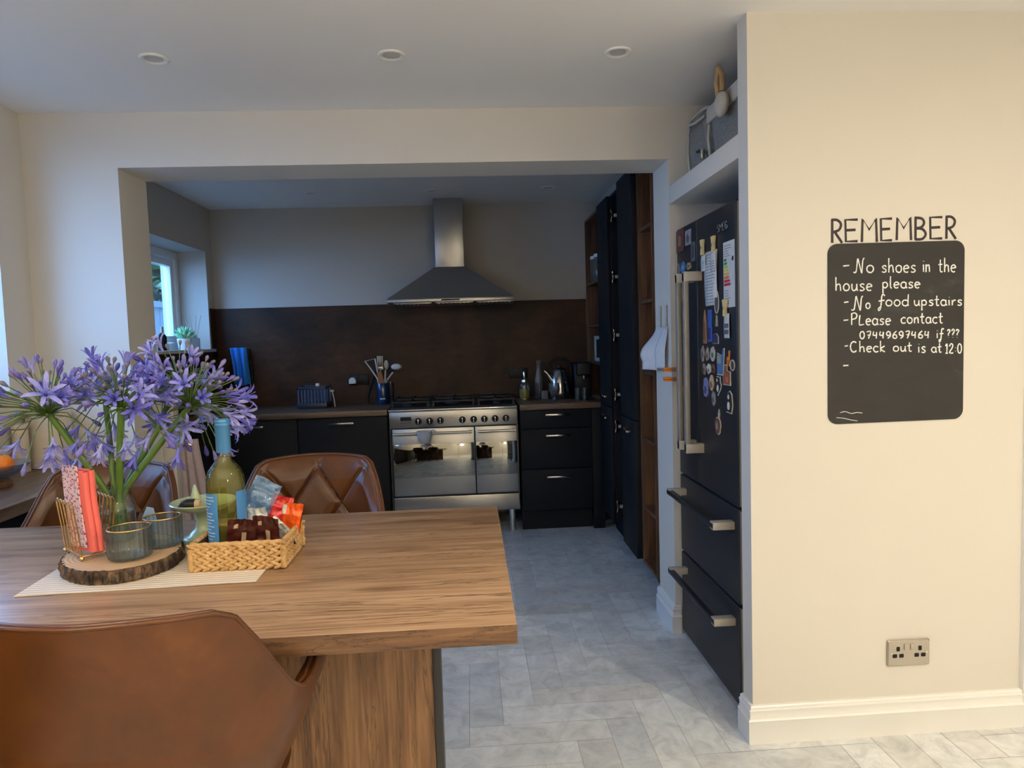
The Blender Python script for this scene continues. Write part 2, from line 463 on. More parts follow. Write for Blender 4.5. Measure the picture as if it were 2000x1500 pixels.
# skirting, moulded profile (d = depth from the wall, z = height)
PROF = [(0, 0), (.021, 0), (.021, .076), (.0225, .079), (.0205, .082), (.017, .084), (.0145, .096), (.016, .106), (.0175, .112), (.0125, .115), (.0125, .122), (.0095, .126), (.004, .127), (0, .127)]
def skirt(name, runs):
    mb = MB()
    for pts in runs:                                    # pts: (corner point, outward mitre direction)
        rings = [[mb.b.verts.new((x + mx * d, y + my * d, z)) for d, z in PROF] for (x, y), (mx, my) in pts]
        for A, B in zip(rings, rings[1:]):
            for j in range(len(PROF) - 1): mb.b.faces.new((A[j], A[j + 1], B[j + 1], B[j]))
        mb.b.faces.new(rings[0]); mb.b.faces.new(rings[-1])
    struct(mb, name, M_white)
skirt('baseboard_right', [[((XF, YN2), (-1, 0)), ((XF, YN), (-1, -1)), ((1.832, YN), (0, -1))]])
skirt('baseboard_pier', [[((XF, YW2), (-1, 0)), ((XF, YW), (-1, -1)), ((.924, YW), (0, -1))]])
skirt('baseboard_opening', [[((-1.44, YW), (0, -1)), ((XO1, YW), (1, -1)), ((XO1, YW2), (1, 0))]])
skirt('baseboard_behind', [[((XL, YBK), (0, 1)), ((XR, YBK), (0, 1))]])
skirt('baseboard_far_right', [[((XR, YBK), (-1, 0)), ((XR, YN), (-1, 0))]])

# windows
def window(name, x, y0, y1, z0, z1, mull):
    o = MB(); f = .062; d = .07
    o.box(x - d, x, y0, y1, z0, z0 + f, .004).box(x - d, x, y0, y1, z1 - f, z1, .004)
    o.box(x - d, x, y0, y0 + f, z0 + f, z1 - f, .004).box(x - d, x, y1 - f, y1, z0 + f, z1 - f, .004)
    for m in mull: o.box(x - d, x, m - f * .6, m + f * .6, z0 + f, z1 - f, .004)
    w = struct(o, name, M_upvc)
    edges = [y0 + f] + [v for m in mull for v in (m - f * .6, m + f * .6)] + [y1 - f]
    for a, c in zip(edges[::2], edges[1::2]):
        s = .046; q = MB(); a += .004; c -= .004; za, zb = z0 + f + .004, z1 - f - .004
        q.box(x - .06, x - .012, a, c, za, za + s, .004).box(x - .06, x - .012, a, c, zb - s, zb, .004)
        q.box(x - .06, x - .012, a, a + s, za + s, zb - s, .004).box(x - .06, x - .012, c - s, c, za + s, zb - s, .004)
        sh = q.build('window_sash', M_upvc, w)
        MB().box(x - .040, x - .036, a + s - .01, c - s + .01, za + s - .01, zb - s + .01).build('window_pane', M_pane, sh)
    return w
window('window_1', -2.135, 3.90, 5.362, 1.352, 2.082, [4.62])
struct(MB().box(-2.135, -1.905, 3.86, 5.40, 1.340, 1.362, .004), 'trim_4', M_white)     # kitchen sill
window('window_2', -2.02, *DW, [2.15])
struct(MB().box(-2.02, -1.815, 1.36, 2.93, 1.200, 1.226, .004), 'trim_5', M_white)       # dining sill

# pale boxed upright just inside the kitchen, seen past the left side of the opening
struct(MB().box(-1.75, -1.400, 3.36, 3.42, 0, 1.16, .003), 'trim_6', M_kwall)

# splashback
mb = MB()
mb.box(XK, .922, YB - .008, YB, .906, 1.664)
mb.box(XK, XK + .008, 5.385, YB - .008, 1.30, 1.664)
mb.box(XK, XK + .008, 4.2, YB - .008, .906, 1.338)
tag(mb.build('splashback', M_splash), 'rusty brown metal-effect splashback behind the range cooker', 'splashback', kind='structure')

# ceiling downlights (switched off)
M_lens = mat('frosted_lamp_lens', (0.55, 0.54, 0.53, 1), 0.3)
def downlight(x, y, z, lab, grp, lit=False):
    t = thing('ceiling_downlight', lab, 'ceiling light', (x, y, z), 0, grp)
    MB().lathe([(.030, -.002), (.034, -.0045), (.043, -.006), (.047, -.003), (.047, 0), (.030, 0), (.030, -.002)], (0, 0, 0), 36).build('bezel', M_white, t, 40, True)
    MB().lathe([(0, -.001), (.022, -.001), (.030, -.0028)], (0, 0, 0), 28).build('lens', M_litlens if lit else M_lens, t, 40, True)
    return t
M_litlens = mat('lit_lamp_lens', (0.9, 0.85, 0.7, 1), 0.3, emit=((1.0, 0.78, 0.5, 1), 6.0))
for (x, y), w in (((-1.046, 2.532), 'leftmost of the three over the dining table'), ((-.237, 2.517), 'middle of the three over the dining table'), ((.556, 2.505), 'rightmost of the three, nearest the fridge alcove')):
    downlight(x, y, H2, 'white recessed ceiling spotlight, ' + w, 'recessed spotlights in the dining ceiling')
for (x, y), w in (((-1.053, 4.966), 'leftmost of three in the dark kitchen'), ((-.227, 4.956), 'middle one, just above the hood chimney'), ((.584, 4.926), 'rightmost of three in the dark kitchen')):
    downlight(x, y, HK, 'small recessed kitchen ceiling spotlight, ' + w, 'recessed spotlights in the kitchen ceiling')
for q_, w_ in LAMPS:
    downlight(q_[0], q_[1], H2, 'lit recessed spotlight in the ceiling behind the viewer', 'lit spotlights behind the viewer', True)

def globe(q, w):
    r = .13; x, y, z = q
    t = thing('fill_globe', 'added white fill lamp, unseen, hanging behind the viewer', 'lamp', (x, y, z), 0, 'added fill globes behind the viewer')
    e = NT('fill_globe_glow'); e.p.inputs['Emission Color'].default_value = (*WARM, 1)
    e.p.inputs['Emission Strength'].default_value = w / (4 * PI * PI * r * r)
    MB().sphere((0, 0, 0), r, n=32).build('globe_shade', e.m, t, 60, True)
    MB().cyl((0, 0, r - .005), (0, 0, r + .05), .035, .02, 20).cyl((0, 0, r + .05), (0, 0, H2 - z), .004, .004, 8).build('flex', M_black, t, 30, True)
    MB().cyl((0, 0, H2 - z - .025), (0, 0, H2 - z - .0005), .05, .05, 24).build('ceiling_rose', M_white, t, 30, True)
for q_, w_ in FILL_GLOBES: globe(q_, w_)
def fill_uplighter(q, lab):
    x, y, z = q
    t = thing('fill_uplighter', lab, 'floor lamp', (x, y, 0), 0, 'added fill lamps behind the viewer')
    MB().lathe([(0, .025), (.12, .02), (.13, 0), (0, 0)], (0, 0, 0), 32).build('base', M_steel, t, 40, True)
    MB().cyl((0, 0, .02), (0, 0, z - .09), .011, .011, 14).build('pole', M_steel, t, 40, True)
    MB().lathe([(0, -.10), (.04, -.09), (.11, -.04), (.15, .03), (.145, .03), (.105, -.03), (.04, -.07), (0, -.075)], (0, 0, z), 36).build('bowl_shade', M_white, t, 60, True)
for (q_, w_), n_ in zip(FILL_UPLIGHTS, ('added fill lamp aimed at the ceiling, unseen right of the viewer', 'added fill lamp aimed at the ceiling, unseen left behind the viewer')): fill_uplighter(q_, n_)

# ------------------------------------------------------------------ outside the windows
M_fence = mat('weathered_fence_boards', (0.050, 0.060, 0.070, 1), 0.8, var=0.15, stretch=(8, 8, 1))
M_leaf = NT('garden_leaves')
def leafmat(t, a, b, c):
    P = t.p; P.inputs['Roughness'].default_value = 0.5
    v = t.coords((1, 1, 1)); f = t.noise(v, 3.5, 5, 0.6)
    t.l(t.ramp(f, [(0.3, a), (0.5, b), (0.7, c)]), P.inputs['Base Color'])
    return t.m
M_leaf = leafmat(M_leaf, (0.006, 0.014, 0.006, 1), (0.035, 0.075, 0.018, 1), (0.11, 0.17, 0.05, 1))
M_ground = mat('garden_paving', (0.10, 0.10, 0.09, 1), 0.9, var=0.2, scale=4)
struct(MB().box(-12, -2.30, -3, 14, -.30, -.12), 'ground', M_ground)
mb = MB()
for i in range(46):
    y = 5.0 + i * .155; mb.box(-3.68, -3.655, y, y + .148, -.12, 1.86)
mb.box(-3.66, -3.60, 5.0, 12.1, 1.86, 1.93).box(-3.64, -3.60, 5.0, 12.1, .3, .4)
solo(mb, 'garden_fence', M_fence, 'tall grey boarded garden fence outside the kitchen window', 'fence', None, 0)
rnd = random.Random(5); mb = MB()
for i in range(3600):
    c = Vector((rnd.uniform(-5.2, -4.0), rnd.uniform(8.0, 12.8), rnd.uniform(1.0, 4.5)))
    d = Vector((rnd.gauss(0, 1), rnd.gauss(0, 1), rnd.gauss(0, .8))).normalized(); e = d.orthogonal().normalized()
    e = (Matrix.Rotation(rnd.uniform(0, 6.3), 3, d) @ e); l = rnd.uniform(.12, .26); w = l * .38; n = d.cross(e)
    P = [c - d * l, c - e * w + n * .02, c + d * l - n * .05, c + e * w + n * .02]
    mb.quad(*P)
for i in range(9):
    y = 8.2 + i * .5
    mb.tube([(-4.9, y, -.12), (-4.9 + rnd.uniform(-.2, .2), y + .1, 1.5), (-4.8 + rnd.uniform(-.6, .6), y + rnd.uniform(-.5, .5), 4.2)], [.05, .04, .015], 6)
solo(mb, 'garden_hedge', M_leaf, 'green leafy bushes rising behind the garden fence', 'hedge', None, 0)['kind'] = 'stuff'

# ------------------------------------------------------------------ kitchen units
def bar_handle(mb, x0, x1, y, z, r=.006, off=.032):
    mb.box(x0, x1, y - off - r, y - off + r, z - r, z + r, .002)
    for x in (x0 + .012, x1 - .012): mb.box(x - r, x + r, y - off, y, z - r, z + r, .001)
    return mb
YC = 4.873
def base_unit(x0, x1, lab, fronts, hz, hx):
    t = thing('base_cabinet', lab, 'cabinet', ((x0 + x1) / 2, 5.2, 0))
    MB().box(x0, x1, YC + .022, 5.47, .15, .865).build('carcass', M_navy, t)
    MB().box(x0, x1, 4.935, 4.95, 0, .15).build('plinth', M_navy, t)
    for (z0, z1), h in zip(fronts, hz):
        d = MB().box(x0 + .0015, x1 - .0015, YC, YC + .02, z0 + .0015, z1 - .0015, .0015).build('drawer' if len(fronts) > 1 else 'door', M_navy, t)
        bar_handle(MB(), hx[0], hx[1], YC, h).build('handle', M_chrome, d)
    return t
base_unit(-1.808, -1.206, 'navy base cabinet left of the split, half behind the flowers', [(.15, .862)], [.819], (-1.595, -1.428))
base_unit(-1.200, -.590, 'navy base cabinet directly left of the range cooker', [(.15, .862)], [.822], (-.988, -.816))
base_unit(.335, .840, 'navy three-drawer base cabinet right of the range cooker', [(.732, .862), (.445, .729), (.15, .442)], [.830, .683, .390], (.510, .682))
struct(MB().box(.842, .924, YC + .004, YC + .022, .0, .865, .001).box(-1.93, -1.812, YC + .004, YC + .022, 0, .865, .001), 'trim_7', M_navy)
solo(MB().box(XK + .003, -.588, 4.858, YB - .010, .866, .906, .003), 'worktop', M_work, 'dark oak worktop running left from the cooker to the window wall', 'worktop')
solo(MB().box(.333, .920, 4.858, YB - .010, .866, .906, .003), 'worktop', M_work, 'short dark oak worktop between the cooker and tall units', 'worktop')

# range cooker
t = thing('range_cooker', 'stainless steel double-oven range cooker with gas hob', 'cooker', (-.13, 5.17, 0))
CX0, CX1 = -.582, .320
MB().box(CX0, CX1, YC + .03, 5.478, .16, .885, .003).build('body', M_steel, t)
MB().box(CX0, CX1, YC - .012, 5.478, .885, .903, .007, 3).build('top_rim', M_chrome, t)
MB().box(CX0 + .006, CX1 - .006, YC + .024, YC + .0295, .163, .770).build('gap_shade_plate', M_cast, t)  # black plate added so the gaps around the doors look shaded
MB().box(CX0 + .012, CX1 - .012, YC + .03, 5.46, .9032, .910, .002).build('hob', M_cast, t)
MB().box(CX0 + .004, CX1 - .004, YC + .004, YC + .03, .770, .884, .004).build('control_panel', M_steel, t)
MB().box(-.500, -.424, YC + .002, YC + .005, .822, .848, .001).build('display', M_black, t)
mb = MB()
for i in range(5): mb.cyl((-.495 + i * .016, YC + .005, .808), (-.495 + i * .016, YC + .0005, .808), .0035, n=10)
mb.build('timer_buttons', M_black, t)
def knob(x, z):
    k = MB().lathe([(0, .018), (.017, .018), (.019, .014), (.021, 0), (.024, 0), (.024, -.003)], (0, 0, 0), 24)
    bmesh.ops.transform(k.b, matrix=Matrix.Translation((x, YC + .001, z)) @ Matrix.Rotation(R(90), 4, 'X'), verts=k.b.verts)
    o = k.build('knob', M_black, t)
    g = MB().box(x - .0045, x + .0045, YC - .031, YC - .017, z - .017, z + .018, .003); g.build('knob_grip', M_chrome, o)
for x in (-.376, -.298, -.223, -.070, .009, .084, .159, .235): knob(x, .815)
def oven_door(x0, x1, nm, hx):
    d = MB().box(x0, x1, YC, YC + .028, .292, .764, .004).build(nm, M_steel, t)
    MB().box(x0 + .0035, x1 - .0035, YC - .0025, YC + .001, .420, .655, .001).build('oven_window', M_mirror, d)
    h = MB().cyl((hx[0], YC - .045, .735), (hx[1], YC - .045, .735), .0085, n=16)
    for x in (hx[0] + .018, hx[1] - .018): h.cyl((x, YC - .045, .735), (x, YC + .002, .735), .008, n=12)
    h.build('oven_handle', M_chrome, d)
oven_door(-.560, .010, 'main_oven_door', (-.552, -.004))
oven_door(.016, .310, 'side_oven_door', (.034, .300))
MB().box(-.565, .315, YC, YC + .028, .165, .280, .004).build('storage_drawer', M_steel, t)
for x in (CX0 + .07, .262):
    for y in (4.93, 5.40): MB().cyl((x, y, 0), (x, y, .16), .019, .025, 18).build('leg', M_chrome, t)
for i, (bx, by, br) in enumerate([(-.455, 5.05, .04), (-.455, 5.33, .032), (-.13, 5.19, .062), (.19, 5.05, .036), (.19, 5.33, .045), (-.29, 5.06, .03)]):
    b_ = MB().lathe([(0, .022), (br * .8, .022), (br, .016), (br, .010), (br * 1.15, .008), (br * 1.2, 0)], (bx, by, .910), 24).build('burner', M_cast, t)
    MB().lathe([(0, .0285), (br * .72, .0285), (br * .76, .022)], (bx, by, .910), 20).build('burner_cap', M_black, b_)
for gx0, gx1 in ((-.565, -.300), (-.280, .020), (.040, .305)):
    g = MB(); z = .945
    for y in (4.935, 5.19, 5.44): g.box(gx0, gx1, y - .005, y + .005, z - .006, z + .006, .002)
    for x in (gx0 + .006, (gx0 + gx1) / 2, gx1 - .006): g.box(x - .005, x + .005, 4.935, 5.44, z - .006, z + .006, .002)
    for x in (gx0 + .01, gx1 - .01):
        for y in (4.94, 5.435): g.box(x - .006, x + .006, y - .006, y + .006, .909, z)
    g.build('pan_support', M_cast, t)
# measuring cup hung over the oven handle
M_cup = thin_glass('milky_plastic', (0.9, 0.9, 0.92, 1), 0.2, 0.6, 0.65, (0.72, 0.74, 0.80, 1))
t = thing('measuring_cup', 'milky plastic measuring cup hanging from the main oven handle', 'cup', (-.33, 4.79, .68))
MB().lathe([(0, .0), (.028, .002), (.040, .02), (.047, .05), (.050, .082), (.052, .082), (.049, .05), (.042, .018), (.029, 0), (0, -.002)], (-.33, 4.764, .678), 28).build('bowl', M_cup, t)
MB().tube([(-.33, 4.812, .7585), (-.33, 4.828, .7575), (-.33, 4.848, .7535)], [.006, .006, .005], 8).build('hook', M_cup, t)
MB().tube([(-.285, 4.764, .760), (-.262, 4.764, .762), (-.250, 4.764, .752)], [.008, .007, .005], 8).build('spout', M_cup, t)

# cooker hood
t = thing('cooker_hood', 'stainless chimney cooker hood on the wall above the hob', 'hood', (-.124, 5.35, 1.64))
HX0, HX1 = -.573, .326
mb = MB()
b = mb.b
lo = [b.verts.new(p) for p in ((HX0, 4.99, 1.672), (HX1, 4.99, 1.672), (HX1, YB - .001, 1.672), (HX0, YB - .001, 1.672))]
hi = [b.verts.new(p) for p in ((-.240, 5.215, 1.911), (-.014, 5.215, 1.911), (-.014, YB - .001, 1.911), (-.240, YB - .001, 1.911))]
for i in range(4): b.faces.new((lo[i], lo[(i + 1) % 4], hi[(i + 1) % 4], hi[i]))
b.faces.new(hi)
mb.build('canopy', M_hood, t)
MB().box(HX0, HX1, 4.99, YB - .001, 1.646, 1.672, .003).build('rim', M_steel, t)
MB().box(-.232, -.020, 5.222, YB - .001, 1.911, HK - .001, .003).build('chimney', M_hood, t)
for x in (-.53, -.235, .06): 
    f = MB().box(x, x + .27, 5.03, 5.42, 1.638, 1.6465, .002)
    for i in range(8): f.box(x + .02 + i * .03, x + .03 + i * .03, 5.05, 5.40, 1.635, 1.639)
    f.build('grease_filter', M_steel, t)
MB().box(-.19, -.06, 4.987, 4.991, 1.654, 1.664, .001).build('switch_strip', M_black, t)

# tall units along the right wall: corner shelf unit, closed larder, open larder, near larder, oak end shelves
XD = .905
def tall_carcass(t, y0, y1, z0=.15, m=M_navy, x0=.925, back=True, top=2.262):
    mb = MB(); w = .018
    mb.box(x0, 1.60, y0, y0 + w, z0, top).box(x0, 1.60, y1 - w, y1, z0, top)
    mb.box(x0, 1.60, y0 + w, y1 - w, z0, z0 + w).box(x0, 1.60, y0 + w, y1 - w, top - w, top)
    mb.box(1.585, 1.60, y0 + w, y1 - w, z0 + w, top - w)
    return mb.build('carcass', m, t)
def vhandle(mb, y0, y1, x, z):
    mb.box(x - .035, x - .024, y0, y1, z - .006, z + .006, .002)
    for y in (y0 + .012, y1 - .012): mb.box(x - .03, x, y - .006, y + .006, z - .006, z + .006, .001)
    return mb
t = thing('wall_shelf_unit', 'dark open oak shelf unit in the far corner above the worktop', 'shelf unit', (1.2, 5.18, .906))
mb = MB(); y0, y1 = 4.872, YB - .010
mb.box(.925, 1.60, y0, y0 + .018, .908, 2.262).box(.925, 1.60, y1 - .018, y1, .908, 2.262).box(1.20, 1.21, y0 + .018, y1 - .018, .908, 2.262)
mb.box(.925, 1.20, y0 + .018, y1 - .018, 2.244, 2.262); mb.build('carcass', M_shelfoak, t)
for z in (1.18, 1.455, 1.775): MB().box(.927, 1.20, y0 + .018, y1 - .018, z - .018, z).build('shelf', M_shelfoak, t)
t = thing('larder_cabinet', 'navy larder cabinet with a door over a door, next to the corner shelves', 'cabinet', (1.2, 4.69, 0))
MB().box(.925, 1.60, 4.508, 4.868, .15, 2.262).build('carcass', M_navy, t)
MB().box(.998, 1.01, 4.508, 4.868, 0, .15).build('plinth', M_navy, t)
for z0, z1, hz in ((.902, 2.262, .970), (.152, .896, .830)):
    d = MB().box(XD, XD + .019, 4.510, 4.866, z0, z1, .0015).build('door', M_navy, t)
    vhandle(MB(), 4.46 + .08, 4.72, XD, hz).build('handle', M_chrome, d)
t = thing('open_larder_cabinet', 'dark larder cabinet standing open, bright hinges showing on its side', 'cabinet', (1.2, 4.30, 0))
tall_carcass(t, 4.112, 4.505)
MB().box(.998, 1.01, 4.43, 4.505, 0, .15).box(1.03, 1.042, 4.112, 4.43, 0, .15).build('plinth', M_navy, t)
for z in (.6, 1.0, 1.4, 1.8): MB().box(.96, 1.58, 4.131, 4.486, z - .009, z + .009).build('shelf', M_navy, t)
for z in (2.135, 1.746, 1.372, .987, .778, .250):
    h = MB()
    for dz in (-.029, .029): h.box(.926, .945, 4.474, 4.4865, z + dz - .010, z + dz + .010, .002)
    h.box(.931, .941, 4.477, 4.4865, z - .022, z + .022, .001)
    hn = h.build('hinge', M_chrome, t)
    MB().box(.946, .985, 4.470, 4.4862, z - .010, z + .010, .003).box(.985, 1.030, 4.464, 4.4862, z - .018, z + .018, .003).build('hinge_arm', M_bracket, hn)
t = thing('larder_cabinet', 'navy larder cabinet beside the oak end shelves, handle at mid height', 'cabinet', (1.2, 3.96, 0))
MB().box(.925, 1.60, 3.752, 4.109, .15, 2.262).build('carcass', M_navy, t)
MB().box(1.03, 1.042, 3.752, 4.109, 0, .15).build('plinth', M_navy, t)
for z0, z1, hz in ((.902, 2.262, None), (.132, .896, .835)):
    d = MB().box(XD - .02, XD + .019, 3.754, 4.107, z0, z1, .0015).build('door', M_navy, t)
    if hz: vhandle(MB(), 3.80, 3.96, XD - .02, hz).build('handle', M_chrome, d)
t = thing('tall_shelf_unit', 'narrow full-height open oak shelves at the end of the tall units', 'shelf unit', (1.2, 3.6, 0))
tall_carcass(t, 3.448, 3.749, .12, M_shelfoak, .915)
MB().box(.998, 1.01, 3.448, 3.749, 0, .12).build('plinth', M_navy, t)
for z in (1.933, 1.552, 1.177, .813, .434): MB().box(.925, 1.585, 3.466, 3.731, z - .018, z).build('shelf', M_shelfoak, t)

# things on the corner shelves
M_jar = thin_glass('jar_glass', (.8, .8, .82, 1), .1, 1, .25, (.4, .38, .36, 1))
for i, y in enumerate((5.37, 5.22, 5.07)):
    t = thing('storage_jar', 'glass jar with a pale lid on the corner shelf, ' + ('farthest of the three', 'middle of the three', 'nearest of the three')[i], 'jar', (.99, y, 1.775), 0, 'glass jars on the corner shelf')
    MB().lathe([(0, 0), (.042, 0), (.045, .006), (.045, .17), (.040, .18), (0, .18)], (0, 0, 0), 20).build('jar_body', M_jar, t, 30, True)
    MB().lathe([(0, .205), (.043, .205), (.046, .20), (.046, .181), (0, .181)], (0, 0, 0), 20).build('lid', M_white, t, 30, True)
t = thing('picture_frame', 'small pale picture frame standing on the lowest corner shelf', 'frame', (.965, 5.18, 1.18))
mb = MB()
y0, y1, z0, z1 = 5.06, 5.34, 1.181, 1.37
mb.box(.955, .972, y0, y1, z0, z0 + .025, .002).box(.955, .972, y0, y1, z1 - .025, z1, .002).box(.955, .972, y0, y0 + .05, z0 + .025, z1 - .025, .002).box(.955, .972, y1 - .05, y1, z0 + .025, z1 - .025, .002)
mb.build('frame_border', mat('pale_frame', (.55, .54, .53, 1), .5), t)
MB().box(.962, .970, y0 + .05, y1 - .05, z0 + .025, z1 - .025).build('picture', M_black, t)

# sockets on the splashback
def splash_socket(x, z, lab):
    t = thing('wall_socket', lab, 'socket', (x, YB - .008, z))
    MB().box(x - .073, x + .073, YB - .018, YB - .008, z - .043, z + .043, .003).build('plate', M_black, t)
    for dx in (-.022, .022): MB().box(x + dx - .006, x + dx + .006, YB - .021, YB - .0175, z + .012, z + .032, .001).build('switch', M_blackmetal, t)
    return t
splash_socket(-.868, 1.090, 'black double socket on the splashback left of the utensil pot')
splash_socket(.375, 1.100, 'black double socket on the splashback behind the oil bottle')
mb = MB().prism([(-.027, -.022), (.027, -.022), (.027, .008), (.012, .026), (-.012, .026), (-.027, .008)], (-.912, YB - .018, 1.082), (1, 0, 0), (0, 0, 1), (0, -1, 0), .03, .004)
solo(mb, 'mains_plug', M_white, 'white mains plug pushed into the black socket by utensils', 'plug')

# blue tea towel on its black hook rail
def cloth_strip(fn, nu=16, nv=20, th=.004):
    mb = MB(); mb.grid(fn, nu, nv)
    return mb
t = thing('tea_towel', 'bright blue towel hanging on the splashback left of the dish rack', 'towel', (-1.75, YB - .03, 1.36))
def tw(u, v):
    w = .120 * (1 - .12 * math.sin(v * 2.6)); x = -1.752 + (u - .5) * w + .012 * v
    y = YB - .05 - .018 * math.cos(u * 15 + v) * (0.4 + v) - .02 * (1 - v) ** 2
    return (x, y, 1.365 - v * (.27 + .02 * math.sin(u * 3)))
M_towel = mat('blue_terry_cloth', s2l(50, 140, 232), 0.95, var=.15, scale=120, bump=.3)
o = MB().grid(tw, 18, 22).build('cloth', M_towel, t)
sm = o.modifiers.new('thickness', 'SOLIDIFY'); sm.thickness = .007
MB().tube([(-1.752, YB - .008, 1.36), (-1.752, YB - .055, 1.362), (-1.752, YB - .060, 1.375)], .006, 10).build('hook', M_blackmetal, t)
mb = MB().tube([(-1.69, YB - .012, 1.35), (-1.672, YB - .03, 1.22), (-1.668, YB - .03, 1.06)], .009, 10)
solo(mb, 'hanging_strap', M_black, 'dark strap hanging beside the blue towel', 'strap')

# dish rack
M_slat = mat('blue_grey_slat', s2l(62, 84, 118), 0.4); M_rack = mat('dark_blue_plastic', s2l(30, 44, 66), 0.4)
t = thing('dish_rack', 'dark blue slatted dish rack on the left worktop', 'dish rack', (-1.16, 5.26, .906))
mb = MB(); x0, x1, y0, y1, z0, z1 = -1.27, -1.055, 5.16, 5.36, .908, 1.065
mb.box(x0, x1, y0, y1, z0, z0 + .035, .004).box(x0, x1, y0, y0 + .012, z1 - .022, z1, .003).box(x0, x1, y1 - .012, y1, z1 - .022, z1, .003)
mb.box(x0, x0 + .012, y0, y1, z1 - .022, z1, .003).box(x1 - .012, x1, y0, y1, z1 - .022, z1, .003)
mb.build('basket', M_rack, t)
for i in range(9):
    x = x0 + .012 + i * (x1 - x0 - .024) / 8
    for ya in (y0 + .001, y1 - .010): MB().box(x - .006, x + .006, ya, ya + .009, z0 + .035, z1 - .021).build('slat', M_slat, t)
for x in (-1.128, -1.025):
    t2 = MB().box(x - .012, x + .014, 5.20, 5.225, 1.064 if x < -1.05 else 1.02, 1.086 if x < -1.05 else 1.034, .003)
    if x > -1.05: t2.tube([(x, 5.21, 1.03), (x + .012, 5.215, .97), (x + .016, 5.22, .909)], .004, 8)
    solo(t2, 'cutlery_clip' if x < -1.05 else 'bottle_brush', M_upvc, 'small white clip on top of the dish rack' if x < -1.05 else 'thin white brush standing right of the dish rack', 'clip' if x < -1.05 else 'brush')

# utensil pot and its utensils
t = thing('utensil_pot', 'dark blue ceramic utensil pot left of the hob', 'pot', (-.668, 5.34, .906))
MB().lathe([(0, .002), (.036, .002), (.042, .0), (.046, .012), (.047, .155), (.045, .158), (.043, .15), (.042, .012), (0, .010)], (0, 0, .001), 30).build('pot_body', mat('dark_blue_glaze', s2l(18, 48, 92), .25, coat=.3), t, 40, True)
MB().box(-.020, .020, -.0485, -.0462, .038, .047, .001).build('label_mark', M_white, t, 30, True)
PX, PY, PZ = -.668, 5.34, .918
def ut(name, lab, cat, m, fn):
    mb = MB(); fn(mb)
    for v in mb.b.verts: v.co.z = PZ + (v.co.z - PZ) * .82
    return solo(mb, name, m, lab, cat, 'utensils in the blue pot')
M_utw = mat('white_silicone', (.72, .74, .78, 1), .4); M_utb = mat('brown_wood_spoon', s2l(150, 96, 58), .6)
ut('slotted_turner', 'white-rimmed turner leaning left out of the blue pot', 'turner', M_utw,
   lambda m: (m.tube([(PX - .005, PY + .01, PZ), (PX - .038, PY, PZ + .22), (PX - .082, PY - .005, PZ + .31)], .006, 8),
              m.tube([(PX - .082, PY - .005, PZ + .31), (PX - .125, PY - .005, PZ + .385), (PX - .05, PY - .005, PZ + .405), (PX - .03, PY - .005, PZ + .25)], .006, 8)))
def fork(m):
    m.tube([(PX, PY - .01, PZ), (PX - .012, PY - .01, PZ + .30)], .006, 8); m.box(PX - .036, PX + .010, PY - .016, PY - .008, PZ + .30, PZ + .335, .004)
    for i in range(4): m.box(PX - .034 + i * .012, PX - .027 + i * .012, PY - .015, PY - .009, PZ + .333, PZ + .43, .002)
ut('serving_fork', 'steel serving fork standing upright in the blue pot', 'fork', M_steel, fork)
ut('wooden_spoon', 'flat brown wooden spatula in front in the blue pot', 'spatula', M_utb,
   lambda m: m.prism([(-.02, 0), (.015, 0), (.010, .12), (-.02, .27), (-.055, .26), (-.035, .12)], (PX + .016, PY - .026, PZ + .02), (1, 0, 0), (0, 0, 1), (0, 1, 0), .007, .002))
def ladle(m, x, z, s):
    m.tube([(PX + .012, PY + .004, PZ), (PX + .03, PY, PZ + .2), (x - .02 * s, PY - .005, z - .05)], .0065, 8)
    m.sphere((x + .008, PY - .008, z), .04, (1, .35, .72))
ut('ladle', 'white ladle leaning right out of the blue pot', 'ladle', M_utw, lambda m: ladle(m, PX + .100, PZ + .325, 1))
def ladle2(m): m.tube([(PX + .004, PY + .020, PZ), (PX + .022, PY + .018, PZ + .30)], .006, 8); m.sphere((PX + .030, PY + .018, PZ + .345), .034, (.55, .35, 1.3))
ut('white_spoon', 'white oval spoon upright behind the ladle in the pot', 'spoon', M_utw, ladle2)
mb = MB().tube([(PX - .115, PY + .05, .985), (PX - .078, PY + .03, 1.09), (PX - .055, PY + .02, 1.15)], [.010, .012, .010], 10)
mb.tube([(PX - .118, PY + .05, .985), (PX - .122, PY + .05, .907)], [.008, .008], 8)
solo(mb, 'dark_spatula', M_black, 'black-handled utensil leaning against the left of the blue pot', 'utensil')
mb = MB().box(-.606, -.592, 5.29, 5.40, .907, 1.06, .004)
o = solo(mb, 'knife_block', M_black, 'slim black knife block right of the blue pot', 'knife block')
solo(MB().box(-.612, -.607, 5.33, 5.35, .965, 1.075, .002), 'thermometer', M_utw, 'thin pale stick clipped between the pot and knife block', 'stick')

